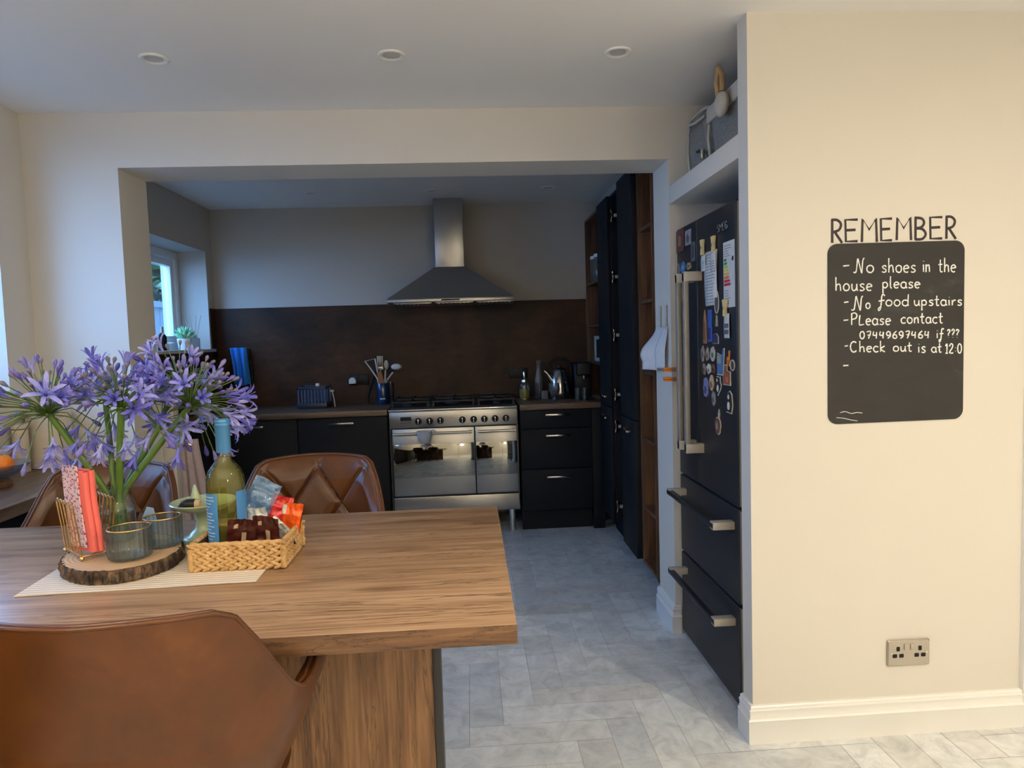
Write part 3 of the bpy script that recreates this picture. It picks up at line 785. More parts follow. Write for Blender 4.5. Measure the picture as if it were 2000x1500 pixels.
# right worktop things
t = thing('oil_dispenser', 'squat glass oil bottle with pump top right of the hob', 'bottle', (.405, 5.30, .906))
MB().lathe([(0, .003), (.042, .003), (.044, .010), (.044, .105), (.038, .125), (.030, .132), (0, .132)], (0, 0, 0), 28).build('bottle_body', M_glass, t, 40, True)
MB().lathe([(0, .005), (.040, .005), (.041, .080), (0, .080)], (0, 0, 0), 28).build('oil', mat('olive_oil', s2l(150, 140, 60), .1, spec=.6), t, 40, True)
MB().lathe([(0, .133), (.030, .133), (.028, .150), (.010, .160), (.010, .205), (.006, .215), (0, .215)], (0, 0, 0), 20).build('pump', M_chrome, t, 40, True)
MB().lathe([(.05, .014), (.056, .012), (.056, .018), (.05, .020)], (0, 0, -.008), 28).build('coaster_ring', M_gold, t, 40, True)
t = thing('glass_bottle', 'tall clear glass bottle between the oil and the kettle', 'bottle', (.52, 5.33, .906))
MB().lathe([(0, .003), (.036, .003), (.038, .01), (.038, .15), (.020, .21), (.018, .27), (.021, .275), (.021, .290), (0, .290)], (0, 0, 0), 28).build('bottle_body', M_jar, t, 40, True)
MB().lathe([(0, .006), (.034, .006), (.034, .12), (0, .12)], (0, 0, 0), 24).build('syrup', mat('brown_syrup', s2l(60, 34, 20), .15), t, 40, True)
solo(MB().box(.528, .576, 5.235, 5.262, .907, .970, .004), 'label_box', mat('grey_label', s2l(120, 120, 122), .6), 'small pale tub beside the tall glass bottle', 'tub')
t = thing('kettle', 'polished steel kettle with black handle on the right worktop', 'kettle', (.672, 5.27, .906))
MB().lathe([(0, .030), (.085, .030), (.088, .04), (.074, .12), (.052, .20), (.046, .215), (0, .215)], (0, 0, 0), 36).build('kettle_body', M_chrome, t, 40, True)
MB().lathe([(0, .0), (.088, .0), (.090, .006), (.088, .029), (0, .029)], (0, 0, 0), 36).build('base', M_black, t, 40, True)
MB().lathe([(0, .245), (.014, .245), (.016, .232), (.044, .226), (.047, .215), (0, .215)], (0, 0, 0), 28).build('lid', M_black, t, 40, True)
MB().tube([(-.045, 0, .205), (-.082, 0, .262), (-.03, 0, .305), (.04, 0, .300), (.085, 0, .25), (.088, 0, .14)], [.010, .011, .012, .012, .011, .009], 12).build('handle', M_black, t, 50, True)
MB().tube([(-.058, -.01, .14), (-.095, -.015, .195), (-.118, -.015, .215)], [.024, .016, .012], 12).build('spout', M_chrome, t, 50, True)
t = thing('goblet', 'ribbed stemmed glass in front of the kettle', 'glass', (.608, 5.10, .906))
MB().lathe([(0, .002), (.030, .002), (.031, .005), (.012, .012), (.010, .03), (.028, .045), (.040, .08), (.038, .13), (.036, .13), (.037, .08), (.026, .048), (0, .035)], (0, 0, 0), 48, lambda a: .03 * math.cos(a * 2 * PI * 12)).build('glass_body', M_jar, t, 40, True)
t = thing('coffee_machine', 'black coffee machine at the right end of the worktop', 'coffee machine', (.845, 5.27, .906))
MB().box(.775, .905, 5.20, 5.44, .908, 1.17, .02, 3).build('housing', M_black, t)
MB().box(.785, .895, 5.12, 5.21, 1.08, 1.18, .015, 3).build('brew_head', M_black, t)
MB().box(.785, .895, 5.12, 5.22, .907, .925, .004).build('drip_tray', M_blackmetal, t)
MB().cyl((.84, 5.16, 1.08), (.84, 5.16, 1.055), .015, .010).build('nozzle', M_chrome, t)
for x, y, w in ((.775, 5.06, 'left'), (.826, 5.07, 'right')):
    solo(MB().lathe([(0, .004), (.020, .004), (.022, .0), (.025, .09), (.0235, .09), (.020, .008), (0, .008)], (0, 0, 0), 24), 'glass_tumbler', M_ribglass, 'small blue-tinted tumbler before the coffee machine, ' + w + ' of the two', 'glass', 'tumblers by the coffee machine').location = (x, y, .906)

# kitchen sill things
t = thing('spray_bottle', 'small dark bottle at the left of the kitchen sill', 'bottle', (-2.0, 4.70, 1.362))
MB().lathe([(0, 0), (.026, 0), (.028, .01), (.028, .09), (.012, .115), (0, .115)], (0, 0, 0), 20).build('bottle_body', M_black, t, 40, True)
MB().lathe([(0, .155), (.010, .155), (.011, .115), (0, .115)], (0, 0, 0), 14).build('cap', M_steel, t, 40, True)
t = thing('succulent_pot', 'pale green succulent in a pot on the kitchen sill', 'plant', (-2.0, 5.06, 1.362))
MB().lathe([(0, 0), (.040, 0), (.050, .08), (.046, .08), (.036, .01), (0, .06)], (0, 0, 0), 24).build('pot', M_white, t, 40, True)
mb = MB()
for i in range(26):
    a = i * 2.4; e = .25 + .045 * i; l = .085
    d = Vector((math.cos(a) * math.cos(e), math.sin(a) * math.cos(e), math.sin(e)))
    mb.tube([Vector((0, 0, .075)), Vector((0, 0, .08)) + d * l * .55, Vector((0, 0, .085)) + d * l], [.006, .013, .002], 8)
mb.build('leaves', mat('pale_succulent_green', s2l(150, 205, 160), .5), t, 40, True)
t = thing('reed_diffuser', 'clear reed diffuser with thin sticks at the right of the sill', 'diffuser', (-1.985, 5.20, 1.362))
MB().lathe([(0, 0), (.036, 0), (.036, .08), (.014, .09), (.014, .11), (.012, .11), (0, .085)], (0, 0, 0), 20).build('jar', M_jar, t, 40, True)
for a in (-.5, -.15, .2, .5):
    MB().tube([(0, 0, .01), (math.sin(a) * .1, -.01 + .05 * a, .245)], .002, 6).build('reed', mat('dry_reed', s2l(170, 150, 120), .8), t, 40, True)

# mauve cloth hanging beside the opening
def ap(u, v):
    w = .085 + .085 * v ** 1.4 + .03 * v; x = -1.428 + .02 + u * w
    return (x, 3.345 + .12 - .012 * math.cos(u * 17) * (.3 + v) - .03, .935 - v * .62)
t = thing('hanging_cloth', 'mauve-grey cloth flaring downward, hung beyond the opening by the flowers', 'cloth', (-1.36, 3.45, .6))
o = MB().grid(ap, 30, 24).build('cloth', mat('mauve_linen', s2l(168, 152, 156), .9, var=.05, scale=60, bump=.15), t)
sm = o.modifiers.new('thickness', 'SOLIDIFY'); sm.thickness = .004
MB().tube([(-1.398, 3.44, .90), (-1.375, 3.425, .915), (-1.350, 3.44, .90)], .007, 8).build('clasp', M_gold, t)
MB().box(-1.412, -1.402, 3.43, 3.45, .30, .94, .002).build('binding', mat('dark_brown_binding', s2l(64, 40, 32), .7), t)

# ------------------------------------------------------------------ stroke lettering
def arc(cx, cy, rx, ry, a0, a1, n=12):
    return [(cx + rx * math.cos(R(a0 + (a1 - a0) * i / n)), cy + ry * math.sin(R(a0 + (a1 - a0) * i / n))) for i in range(n + 1)]
# glyph: (width, strokes); x-height 1, ascender 2, descender -0.9
G = {
 'a': (.9, [arc(.42, .5, .38, .5, 40, 330, 14), [(.78, 1.0), (.76, .3), (.92, 0)]]),
 'c': (.8, [arc(.45, .5, .4, .5, 45, 315, 14)]),
 'd': (.9, [arc(.42, .5, .38, .5, 40, 330, 14), [(.82, 2.0), (.78, .4), (.86, 0)]]),
 'e': (.85, [[(.08, .5), (.75, .62)] + arc(.43, .5, .36, .5, 20, 310, 14)]),
 'f': (.8, [[(.85, 1.75), (.62, 2.0), (.45, 1.6), (.38, .4), (.28, -.5), (.08, -.8), (.0, -.5), (.2, -.2)], [(.05, .85), (.8, .95)]]),
 'h': (.9, [[(.1, 2.0), (.12, 0), (.14, .6), (.35, .95), (.62, .92), (.70, .5), (.75, 0)]]),
 'i': (.35, [[(.15, 1.0), (.18, 0)], [(.17, 1.45), (.2, 1.5)]]),
 'k': (.85, [[(.1, 2.0), (.12, 0)], [(.7, 1.05), (.14, .5), (.75, 0)]]),
 'l': (.4, [[(.12, 2.0), (.12, .3), (.3, 0)]]),
 'n': (.85, [[(.1, 1.0), (.12, 0), (.14, .6), (.35, .95), (.6, .92), (.68, .5), (.7, 0)]]),
 'o': (.9, [arc(.43, .5, .38, .5, 100, 460, 18)]),
 'p': (.9, [[(.1, 1.0), (.12, -.9)], arc(.42, .52, .34, .46, 160, -170, 16)]),
 'r': (.65, [[(.1, 1.0), (.12, 0), (.16, .6), (.4, .95), (.6, .88)]]),
 's': (.75, [[(.68, .85), (.4, 1.0), (.15, .82), (.25, .6), (.55, .42), (.65, .2), (.4, 0), (.08, .1)]]),
 't': (.7, [[(.3, 1.75), (.28, .3), (.45, 0), (.62, .1)], [(.0, 1.05), (.62, 1.12)]]),
 'u': (.9, [[(.1, 1.0), (.12, .3), (.32, 0), (.58, .1), (.72, .5), (.74, 1.0), (.76, .2), (.9, 0)]]),
 'N': (1.35, [[(0, .1), (.18, .0), (.34, .3), (.48, 1.7), (.56, 1.8), (.92, .1), (1.0, .15), (1.08, 1.6), (1.25, 2.0)]]),
 'P': (1.0, [[(.12, 1.9), (.12, 0)], [(.12, 1.85), (.6, 1.95), (.9, 1.6), (.75, 1.1), (.14, .9)]]),
 'L': (.9, [[(.2, 1.6), (.1, .1), (.35, 0), (.8, .1)]]),
 'C': (1.2, [arc(.6, .95, .5, .95, 50, 315, 16)]),
 '0': (.95, [arc(.45, .8, .36, .8, 90, 450, 18)]),
 '7': (.9, [[(.1, 1.5), (.75, 1.6), (.4, 0)], [(.25, .8), (.75, .85)]]),
 '4': (.95, [[(.2, 1.6), (.1, .75), (.75, .8)], [(.68, 1.5), (.62, 0)]]),
 '9': (.9, [arc(.42, 1.1, .32, .45, 20, 380, 16) + [(.72, .5), (.3, 0)]]),
 '6': (.9, [[(.7, 1.6), (.25, 1.1), (.1, .5)] + arc(.43, .42, .33, .42, 180, 520, 16)]),
 '1': (.55, [[(.05, 1.2), (.32, 1.65), (.3, 0)], [(.05, 0), (.5, .0)]]),
 '2': (.9, [[(.1, 1.2), (.3, 1.6), (.65, 1.5), (.65, 1.0), (.1, .05), (.8, 0)]]),
 ':': (.35, [[(.15, .9), (.17, .95)], [(.15, .3), (.17, .35)]]),
 '?': (.75, [[(.1, 1.35), (.3, 1.65), (.62, 1.5), (.55, 1.1), (.32, .8), (.32, .5)], [(.32, .1), (.33, .15)]]),
 ' ': (.6, []), '-': (.9, [[(.05, .6), (.8, .66)]]),
 'R': (1.0, [[(.12, 2), (.12, 0)], [(.05, 1.95), (.55, 1.95), (.88, 1.6), (.70, 1.1), (.12, .9)], [(.3, 1.0), (.98, 0)]]),
 'E': (.95, [[(.95, 1.95), (.08, 1.92), (.12, 0.02), (.95, .05)], [(.1, 1.0), (.8, 1.05)]]),
 'M': (1.3, [[(.05, 0), (.10, 1.95), (.62, 1.05), (1.15, 2.0), (1.22, 0)]]),
 'B': (1.0, [[(.12, 2), (.12, 0)], [(.05, 1.97), (.6, 1.9), (.78, 1.5), (.55, 1.1), (.14, 1.02), (.65, .95), (.92, .5), (.65, .05), (.08, .02)]]),
 'S': (1.0, [[(.9, 1.7), (.6, 2), (.2, 1.85), (.15, 1.4), (.5, 1.05), (.85, .7), (.8, .2), (.45, 0), (.08, .25)]]),
 'G': (1.1, [arc(.55, 1.0, .45, 1.0, 45, 340, 16) + [(.98, 1.0), (.6, 1.0)]]),
}
def smooth_pts(p, n=3):
    if len(p) < 3: return p
    out = []
    for i in range(len(p) - 1):
        p0 = p[max(i - 1, 0)]; p1 = p[i]; p2 = p[i + 1]; p3 = p[min(i + 2, len(p) - 1)]
        for k in range(n):
            t = k / n
            out.append(tuple(.5 * (2 * b + (c - a) * t + (2 * a - 5 * b + 4 * c - d) * t * t + (3 * b - a - 3 * c + d) * t ** 3) for a, b, c, d in zip(p0, p1, p2, p3)))
    return out + [p[-1]]
def write(mb, text, x0, x1, yb, xh, to3, r, nrm, curvy=True, wob=0.0, rn=random.Random(1)):
    adv = [G[c][0] + .16 for c in text]; k = (x1 - x0) / sum(adv); x = x0
    for c, a in zip(text, adv):
        for st in G[c][1]:
            pts = [(x + u * k, yb + v * xh + rn.uniform(-wob, wob)) for u, v in st]
            if curvy: pts = smooth_pts(pts)
            P = [to3(*p) for p in pts]
            mb.tube(P, [r * rn.uniform(.8, 1.15) if wob else r for _ in P], 6, True, False, nrm)
        x += a * k
    return mb

# ------------------------------------------------------------------ chalkboard on the partition
t = thing('chalkboard', 'black chalkboard sheet with handwritten house rules on the cream wall', 'chalkboard', (1.39, YN, 1.05))
w, h = .459, .584
mb = MB().prism(rrect(w, h, .032, 8), (1.160, YN - .0005, 1.058), (1, 0, .004), (0, 0, 1), (0, -1, 0), .0025)
mb.build('board_sheet', M_board, t)
def bd(cx, cy):            # chalk marks laid out in the plane of the board, cy up
    dx = (cx * .3 - 15); dy = ((1500 - cy) * .3 - 78)
    return (1.158 + dx * .001718, YN - .0034, 1.640 - dy * .00166 - dx * 3.9e-5)
LN = [MB()]
def line(text, x0, x1, yb, xh, **k): write(LN[0], text, x0, x1, 1500 - yb, xh, bd, .0021, (0, 1, 0), True, 1.2)
def end_line():
    LN[0].build('chalk_line', M_chalk, t); LN[0] = MB()
line('-', 150, 205, 420, 40); end_line()
line('No', 218, 362, 440, 47); line('shoes', 400, 632, 439, 46); line('in', 668, 725, 437, 48); line('the', 772, 895, 437, 46); end_line()
line('house', 100, 350, 556, 44); line('please', 405, 662, 540, 38); end_line()
line('-', 156, 196, 655, 40); line('N', 205, 295, 682, 46); line('o', 298, 335, 672, 36); line('food', 380, 588, 656, 38); line('upstairs', 612, 938, 655, 36); end_line()
line('-', 153, 196, 770, 38); line('PLease', 202, 470, 778, 40); line('contact', 528, 812, 770, 38); end_line()
line('07449697464', 258, 726, 868, 29); line('if', 762, 815, 868, 32); line('?', 832, 860, 868, 34); end_line(); line('?', 861, 889, 868, 34); end_line(); line('?', 890, 918, 868, 34); end_line()
line('-', 160, 190, 938, 38); line('Check', 195, 436, 955, 36); line('out', 478, 610, 953, 34); line('is', 640, 700, 962, 38); line('at', 730, 806, 962, 34); line('12:0', 822, 940, 968, 38); end_line()
line('-', 150, 198, 1068, 40); end_line()
for pts in ([(132, 1352), (165, 1345), (205, 1358), (240, 1352), (278, 1356)], [(108, 1384), (150, 1388), (200, 1400), (246, 1408)]):
    P = [bd(x, 1500 - y) for x, y in smooth_pts(pts)]
    MB().tube(P, .0010, 6, True, False, (0, 1, 0)).build('chalk_line', M_chalk, t)
t = thing('wall_lettering', 'dark purple hand-cut letters spelling REMEMBER above the chalkboard', 'lettering', (1.38, YN, 1.645))
bounds = [(76, 150, 98, 248), (162, 248, 95, 240), (272, 380, 92, 242), (392, 470, 88, 234), (498, 602, 84, 230), (614, 698, 84, 226), (712, 798, 78, 222), (818, 890, 76, 222)]
for c, (x0, x1, yt, yb) in zip('REMEMBER', bounds):
    mb = MB(); g = G[c]; k = (x1 - x0) / g[0]
    for st in g[1]:
        P = [bd(x0 + u * k, 1500 - (yb - v * (yb - yt) / 2)) for u, v in (smooth_pts(st) if c in 'RB' else st)]
        P = [(a, b_ + .0028, c_) for a, b_, c_ in P]
        mb.tube(P, .0042, 8, True, False, (0, 1, 0))
    mb.build('letter', M_purple, t)

# stainless double socket low on the partition
M_sock = steel('satin_socket_steel', (.60, .54, .46, 1), .3, (200, 60, 2))
t = thing('wall_socket', 'brushed steel double socket low on the cream wall', 'socket', (1.435, YN, .277))
mb = MB().prism(rrect(.146, .088, .006), (1.362, YN - .0005, .233), (1, 0, 0), (0, 0, 1), (0, -1, 0), .009, .003); mb.build('plate', M_sock, t)
for dx in (-.011, .011):
    MB().box(1.435 + dx - .007, 1.435 + dx + .007, YN - .0135, YN - .009, .287, .309, .002).build('switch', M_sock, t)
for cx in (1.397, 1.473):
    s_ = MB()
    s_.prism(rrect(.012, .016, .003), (cx - .006, YN - .0092, .284), (1, 0, 0), (0, 0, 1), (0, -1, 0), .0008)
    for dx in (-.0115, .0115): s_.prism(rrect(.016, .013, .003), (cx + dx - .008, YN - .0092, .262), (1, 0, 0), (0, 0, 1), (0, -1, 0), .0008)
    s_.build('pin_holes', M_black, t)
for x in (1.374, 1.496): MB().cyl((x, YN - .009, .277), (x, YN - .0108, .277), .0035, n=12).build('screw', M_chrome, t)

# ------------------------------------------------------------------ fridge freezer in the alcove
FX = .925
t = thing('fridge_freezer', 'large graphite fridge freezer in the alcove, doors covered in magnets', 'fridge', (1.25, 2.72, 0))
F0, F1, FM = 2.380, 3.066, 2.795
MB().box(FX + .062, 1.54, F0 + .004, F1 - .004, .02, 1.822, .004).build('cabinet_body', M_gapdark, t)
def fdoor(nm, y0, y1, z0, z1):
    d = MB().box(FX, FX + .058, y0, y1, z0, z1, .006, 3).build(nm, M_fridge, t)
    MB().box(FX + .006, FX + .050, y0 - .0012, y0 + .002, z0 + .006, z1 - .006, .0008).build('door_edge', M_fedge, d)
    return d
d1 = fdoor('door', F0, FM - .005, .748, 1.824); d2 = fdoor('door', FM + .006, F1, .748, 1.824)
d3 = fdoor('freezer_drawer', F0, F1, .396, .742); d4 = fdoor('freezer_drawer', F0, F1, .022, .389)
for d, y in ((d1, FM - .045), (d2, FM + .050)):
    hd = MB().box(.852, .872, y - .014, y + .014, .888, 1.612, .004).build('door_handle', M_fedge, d)
    for z in (.888, 1.575): MB().box(.852, FX + .001, y - .0145, y + .0145, z, z + .038, .002).build('handle_bracket', M_bracket, hd)
for d, z in ((d3, .676), (d4, .322)):
    hd = MB().box(.845, .866, 2.42, 3.01, z - .010, z + .010, .003).build('drawer_handle', M_fridge, d)
    for y in (2.418, 2.975): MB().box(.846, FX + .001, y, y + .036, z - .014, z + .014, .002).build('handle_bracket', M_bracket, hd)
MB().box(FX + .04, 1.50, F0 + .03, F1 - .03, 0, .022).build('base_grille', M_gapdark, t)
def fp(u, v): return (FX - .0015, -u, v)          # plane of the doors: u runs towards the viewer
mb = MB(); write(mb, 'SMEG', -2.556, -2.452, 1.735, .0130, fp, .0026, (1, 0, 0), True)
mb.build('emblem', M_chrome, t)

# magnets and papers on the fridge, each in the plane of its door
cols = {}
def cm_(*c):
    k = c
    if k not in cols: cols[k] = mat('painted_magnet', s2l(*c), .45, var=.18, scale=60)
    return cols[k]
def blob(w, h, seed, n=18, j=.16):
    rn = random.Random(seed); f = [1 + rn.uniform(-j, j) for _ in range(n)]
    return [(w / 2 * math.cos(2 * PI * i / n) * f[i], h / 2 * math.sin(2 * PI * i / n) * f[i]) for i in range(n)]
def rect_(w, h): return [(-w / 2, -h / 2), (w / 2, -h / 2), (w / 2, h / 2), (-w / 2, h / 2)]
def fmag(name, lab, cat, y, z, poly, c, motifs=(), t_=.005, tilt=0.0, rim=None, group='fridge magnets', x=None):
    t = thing(name, lab, cat, (FX if x is None else x, y, z), 0, group)
    ca, sa = math.cos(tilt), math.sin(tilt)
    rot_ = lambda P: [(u * ca - v * sa, u * sa + v * ca) for u, v in P]
    o = (FX if x is None else x) - .0002
    if rim: 
        MB().prism(rot_([(u * 1.13, v * 1.10) for u, v in poly]), (o, y, z), (0, -1, 0), (0, 0, 1), (-1, 0, 0), t_ * .6, .0006).build('border', cm_(*rim), t)
    MB().prism(rot_(poly), (o, y, z), (0, -1, 0), (0, 0, 1), (-1, 0, 0), t_, .0008).build('face', cm_(*c), t)
    for nm, P, mc in motifs:
        MB().prism(rot_(P), (o - t_ + .0004, y, z), (0, -1, 0), (0, 0, 1), (-1, 0, 0), .0014).build(nm, cm_(*mc), t)
    return t
off = lambda P, du, dv, s=1.0: [(u * s + du, v * s + dv) for u, v in P]
fmag('photo_magnet', 'dark red picture magnet at the top of the far fridge door', 'magnet', 3.005, 1.768, rect_(.10, .095), (86, 44, 40), [('motif', off(blob(.05, .05, 1), .0, .0), (130, 100, 80))])
fmag('photo_magnet', 'small grey photo magnet right of the red one', 'magnet', 2.894, 1.767, rect_(.07, .062), (140, 140, 150), [('motif', off(blob(.03, .035, 2), 0, -.005), (90, 80, 76))])
fmag('note_magnet', 'grey narrow card below the small grey photo magnet', 'magnet', 2.840, 1.702, rect_(.05, .078), (96, 96, 100), [('motif', rect_(.025, .05), (66, 64, 66))], .002)
fmag('ribbon_magnet', 'grey twisted ribbon magnet at the far edge of the fridge', 'magnet', 3.035, 1.640, [(-.02, -.035), (0, -.015), (.006, .01), (-.012, .035), (.008, .035), (.026, .01), (.018, -.015), (0, -.036)], (128, 128, 130))
fmag('figure_magnet', 'blue figure magnet above the far door handle', 'magnet', 2.965, 1.650, blob(.068, .046, 5, 14, .22), (50, 110, 160), [('motif', blob(.03, .02, 6), (110, 160, 190))], rim=None)
fmag('figure_magnet', 'beige animal figure magnet next to the blue figure', 'magnet', 2.890, 1.648, blob(.06, .034, 7, 14, .25), (176, 146, 110), [('motif', blob(.02, .012, 8), (90, 70, 50))])
fmag('round_magnet', 'golden round filigree magnet on the far fridge edge', 'magnet', 3.022, 1.540, blob(.072, .072, 9, 24, .08), (186, 142, 60), [('motif', blob(.045, .045, 10, 16, .2), (230, 200, 110)), ('center', blob(.018, .018, 11), (120, 80, 30))])
fmag('photo_magnet', 'dark upright picture magnet under the golden one', 'magnet', 3.03, 1.433, rect_(.052, .085), (62, 52, 50), [('motif', rect_(.03, .05), (92, 76, 72))])
fmag('oval_magnet', 'grey oval magnet low on the far fridge edge', 'magnet', 3.03, 1.328, blob(.06, .08, 13, 20, .05), (110, 116, 120), [('motif', blob(.035, .05, 14, 16, .05), (70, 80, 86))])
fmag('shell_magnet', 'small blue magnet below the grey oval one', 'magnet', 3.028, 1.272, blob(.05, .04, 15), (54, 104, 158))
M_orange = mat('orange_plastic', s2l(226, 128, 20), .4)
for z, w in ((1.212, 'upper'), (1.170, 'lower')):
    t = thing('clip_peg', w + ' of two orange pegs sticking out from the far fridge edge', 'peg', (FX, 3.045, z), 0, 'orange fridge pegs')
    for s in (-1, 1): MB().box(FX - .075, FX - .0005, 3.03, 3.052, z + s * .005 - .0045, z + s * .005 + .0045, .002).build('jaw', M_orange, t)
    MB().cyl((FX - .035, 3.026, z), (FX - .035, 3.056, z), .008, n=14).build('spring', M_steel, t)
fmag('figure_magnet', 'orange animal magnet beneath the orange pegs', 'magnet', 3.03, 1.117, blob(.07, .06, 17, 14, .25), (214, 126, 32), [('motif', blob(.03, .03, 18), (120, 60, 20))])
M_peg = mat('pale_wood_peg', s2l(216, 200, 150), .6)
def peg(y, z, lab):
    t = thing('clothes_peg', lab, 'peg', (FX, y, z), 0, 'wooden pegs on the fridge')
    for s in (-1, 1):
        MB().prism([(s * .004, -.028), (s * .010, -.028), (s * .007, .0), (s * .016, .030), (s * .008, .032), (s * .0015, .0)], (FX - .004, y, z), (0, -1, 0), (0, 0, 1), (-1, 0, 0), .011, .001).build('jaw', M_peg, t)
    MB().cyl((FX - .002, y, z), (FX - .017, y, z), .0045, n=12).build('spring', M_steel, t)
peg(2.700, 1.700, 'left of two pale wooden pegs high on the near fridge door')
peg(2.577, 1.696, 'right of two pale wooden pegs high on the near fridge door')
peg(2.466, 1.455, 'pale wooden peg below the energy label holding a barcode card')
M_paper = mat('white_paper', (.62, .61, .60, 1), .85, var=.05)
M_print = mat('grey_print', (.28, .28, .30, 1), .85)
def sheet(name, lab, y, z, w, h, lines, bend=0.0, x=.002):
    t = thing(name, lab, 'paper', (FX, y, z))
    mb = MB().grid(lambda u, v: (FX - x - bend * (math.sin(v * PI)) , y - (u - .5) * w, z + (v - .5) * h), 3, 8)
    o = mb.build('sheet', M_paper, t); sm = o.modifiers.new('thickness', 'SOLIDIFY'); sm.thickness = .0006
    mb = MB()
    for a, b_, v in lines:
        X = FX - x - bend * math.sin((v + .5) * PI) - .0009
        mb.box(X - .0003, X, y - b_ * w, y - a * w, z + v * h - .0016, z + v * h + .0016)
    if lines: mb.build('printing', M_print, t)
    return t
rn = random.Random(4)
sheet('paper_note', 'large printed sheet clipped to the near fridge door', 2.622, 1.575, .135, .205, [(-.42, rn.uniform(.1, .42), .44 - i * .055) for i in range(17)], .004)
sheet('paper_note', 'short note clipped under the left peg', 2.698, 1.640, .052, .062, [(-.35, .3, .1 - i * .13) for i in range(4)], .002, .006)
sheet('paper_note', 'short note clipped under the right peg', 2.582, 1.635, .060, .072, [(-.35, .3, .0 - i * .12) for i in range(4)], .002, .008)
sheet('barcode_card', 'white card with dark barcode blocks under the lower peg', 2.460, 1.392, .052, .088, [], .001, .005)
o = [c for c in bpy.data.objects if c.name.startswith('barcode_card')][0]
mb = MB()
for r_ in range(2):
    for k in range(3): mb.box(FX - .0073, FX - .0066, 2.460 - (-.018 + k * .014 + .009), 2.460 - (-.018 + k * .014), 1.362 + r_ * .022, 1.378 + r_ * .022)
mb.build('barcode', cm_(70, 60, 62), o)
t = thing('energy_label', 'white energy rating label with coloured bars on the fridge door', 'label', (FX, 2.444, 1.573))
MB().box(FX - .0012, FX - .0002, 2.390, 2.498, 1.457, 1.690).build('sheet', M_paper, t)
for i, c in enumerate(((30, 120, 70), (60, 150, 70), (150, 190, 60), (226, 206, 70), (226, 170, 60), (220, 110, 50), (205, 50, 50), (190, 30, 40))):
    L = .022 + i * .0052
    MB().prism([(0, 0), (L, 0), (L + .005, .0045), (L, .009), (0, .009)], (FX - .0011, 2.492, 1.622 - i * .0125), (0, -1, 0), (0, 0, 1), (-1, 0, 0), .0006).build('rating_bar', cm_(*c), t)
MB().prism([(0, 0), (.012, 0), (.012, .016), (0, .016), (-.006, .008)], (FX - .0011, 2.412, 1.618), (0, -1, 0), (0, 0, 1), (-1, 0, 0), .0006).build('rating_arrow', M_black, t)
mb = MB()
for i in range(5): mb.box(FX - .0016, FX - .0011, 2.444 - rn.uniform(-.02, .03), 2.490, 1.674 - i * .009, 1.677 - i * .009)
mb.build('printing', M_print, t); mb = MB()
for i in range(6): mb.box(FX - .0016, FX - .0011, 2.444 + rn.uniform(-.01, .01), 2.490, 1.515 - i * .009, 1.518 - i * .009)
mb.build('printing', M_print, t)
t = thing('keyring_magnet', 'grey snowshoe-shaped magnet with a small tassel below', 'magnet', (FX, 2.566, 1.482), 0, 'fridge magnets')
MB().prism(blob(.040, .078, 21, 24, .03), (FX - .0002, 2.566, 1.482), (0, -1, 0), (0, 0, 1), (-1, 0, 0), .004, .0008).build('face', cm_(84, 82, 84), t)
mb = MB(); mb.tube([(FX - .003, 2.566 - .022 * math.cos(a), 1.482 + .041 * math.sin(a)) for a in [2 * PI * i / 24 for i in range(24)]], .0022, 8, False, True); mb.build('border', cm_(196, 190, 180), t)
MB().prism([(-.004, .02), (.004, .02), (.010, -.022), (-.010, -.022)], (FX - .0002, 2.568, 1.414), (0, -1, 0), (0, 0, 1), (-1, 0, 0), .005, .001).build('tassel', cm_(150, 146, 140), t)
fmag('tower_magnet', 'tall narrow brown tower magnet left of the blue strip', 'magnet', 2.699, 1.392, [(-.018, -.065), (.018, -.065), (.014, .02), (.008, .05), (.0, .068), (-.008, .05), (-.014, .02)], (150, 112, 84), [('motif', [(-.008, -.05), (.008, -.05), (.006, .02), (-.006, .02)], (110, 78, 58))])
fmag('strip_magnet', 'tall bright blue strip magnet beside the brown tower', 'magnet', 2.643, 1.396, rect_(.040, .122), (44, 86, 170), [('motif', off(rect_(.03, .045), 0, -.03), (40, 44, 110))])
fmag('cap_magnet', 'small navy magnet with pale edge under the tassel', 'magnet', 2.585, 1.347, [(-.026, -.018), (.028, -.018), (.028, .006), (.010, .018), (-.02, .014)], (44, 46, 92), rim=(190, 186, 176))
SM = [('grey mottled magnet at the left of the cluster', 2.728, 1.290, .040, .058, (150, 144, 138)), ('grey-pink magnet second in the cluster top row', 2.674, 1.287, .040, .052, (164, 146, 140)),
      ('white magnet with green base in the cluster top row', 2.613, 1.289, .055, .050, (188, 184, 176)), ('slim grey figure in the cluster second row', 2.713, 1.228, .028, .042, (140, 134, 124)),
      ('white bird-like magnet in the cluster second row', 2.660, 1.228, .045, .038, (206, 202, 192)), ('reddish brown small magnet right of the white bird', 2.610, 1.232, .034, .034, (120, 76, 60)),
      ('violet-blue figure at the lower left of the cluster', 2.699, 1.153, .055, .072, (120, 126, 176)), ('beige figure right of the violet-blue one', 2.630, 1.176, .048, .056, (196, 166, 130)),
      ('grey hanging figure at the bottom of the cluster', 2.612, 1.119, .036, .054, (142, 142, 144))]
for i, (lb, y, z, w, h, c) in enumerate(SM):
    fmag('souvenir_magnet', lb, 'magnet', y, z, blob(w, h, 30 + i, 14, .22), c, [('motif', off(blob(w * .5, h * .4, 50 + i), 0, -h * .12), tuple(int(v * .6) for v in c) if i != 2 else (60, 120, 80))])
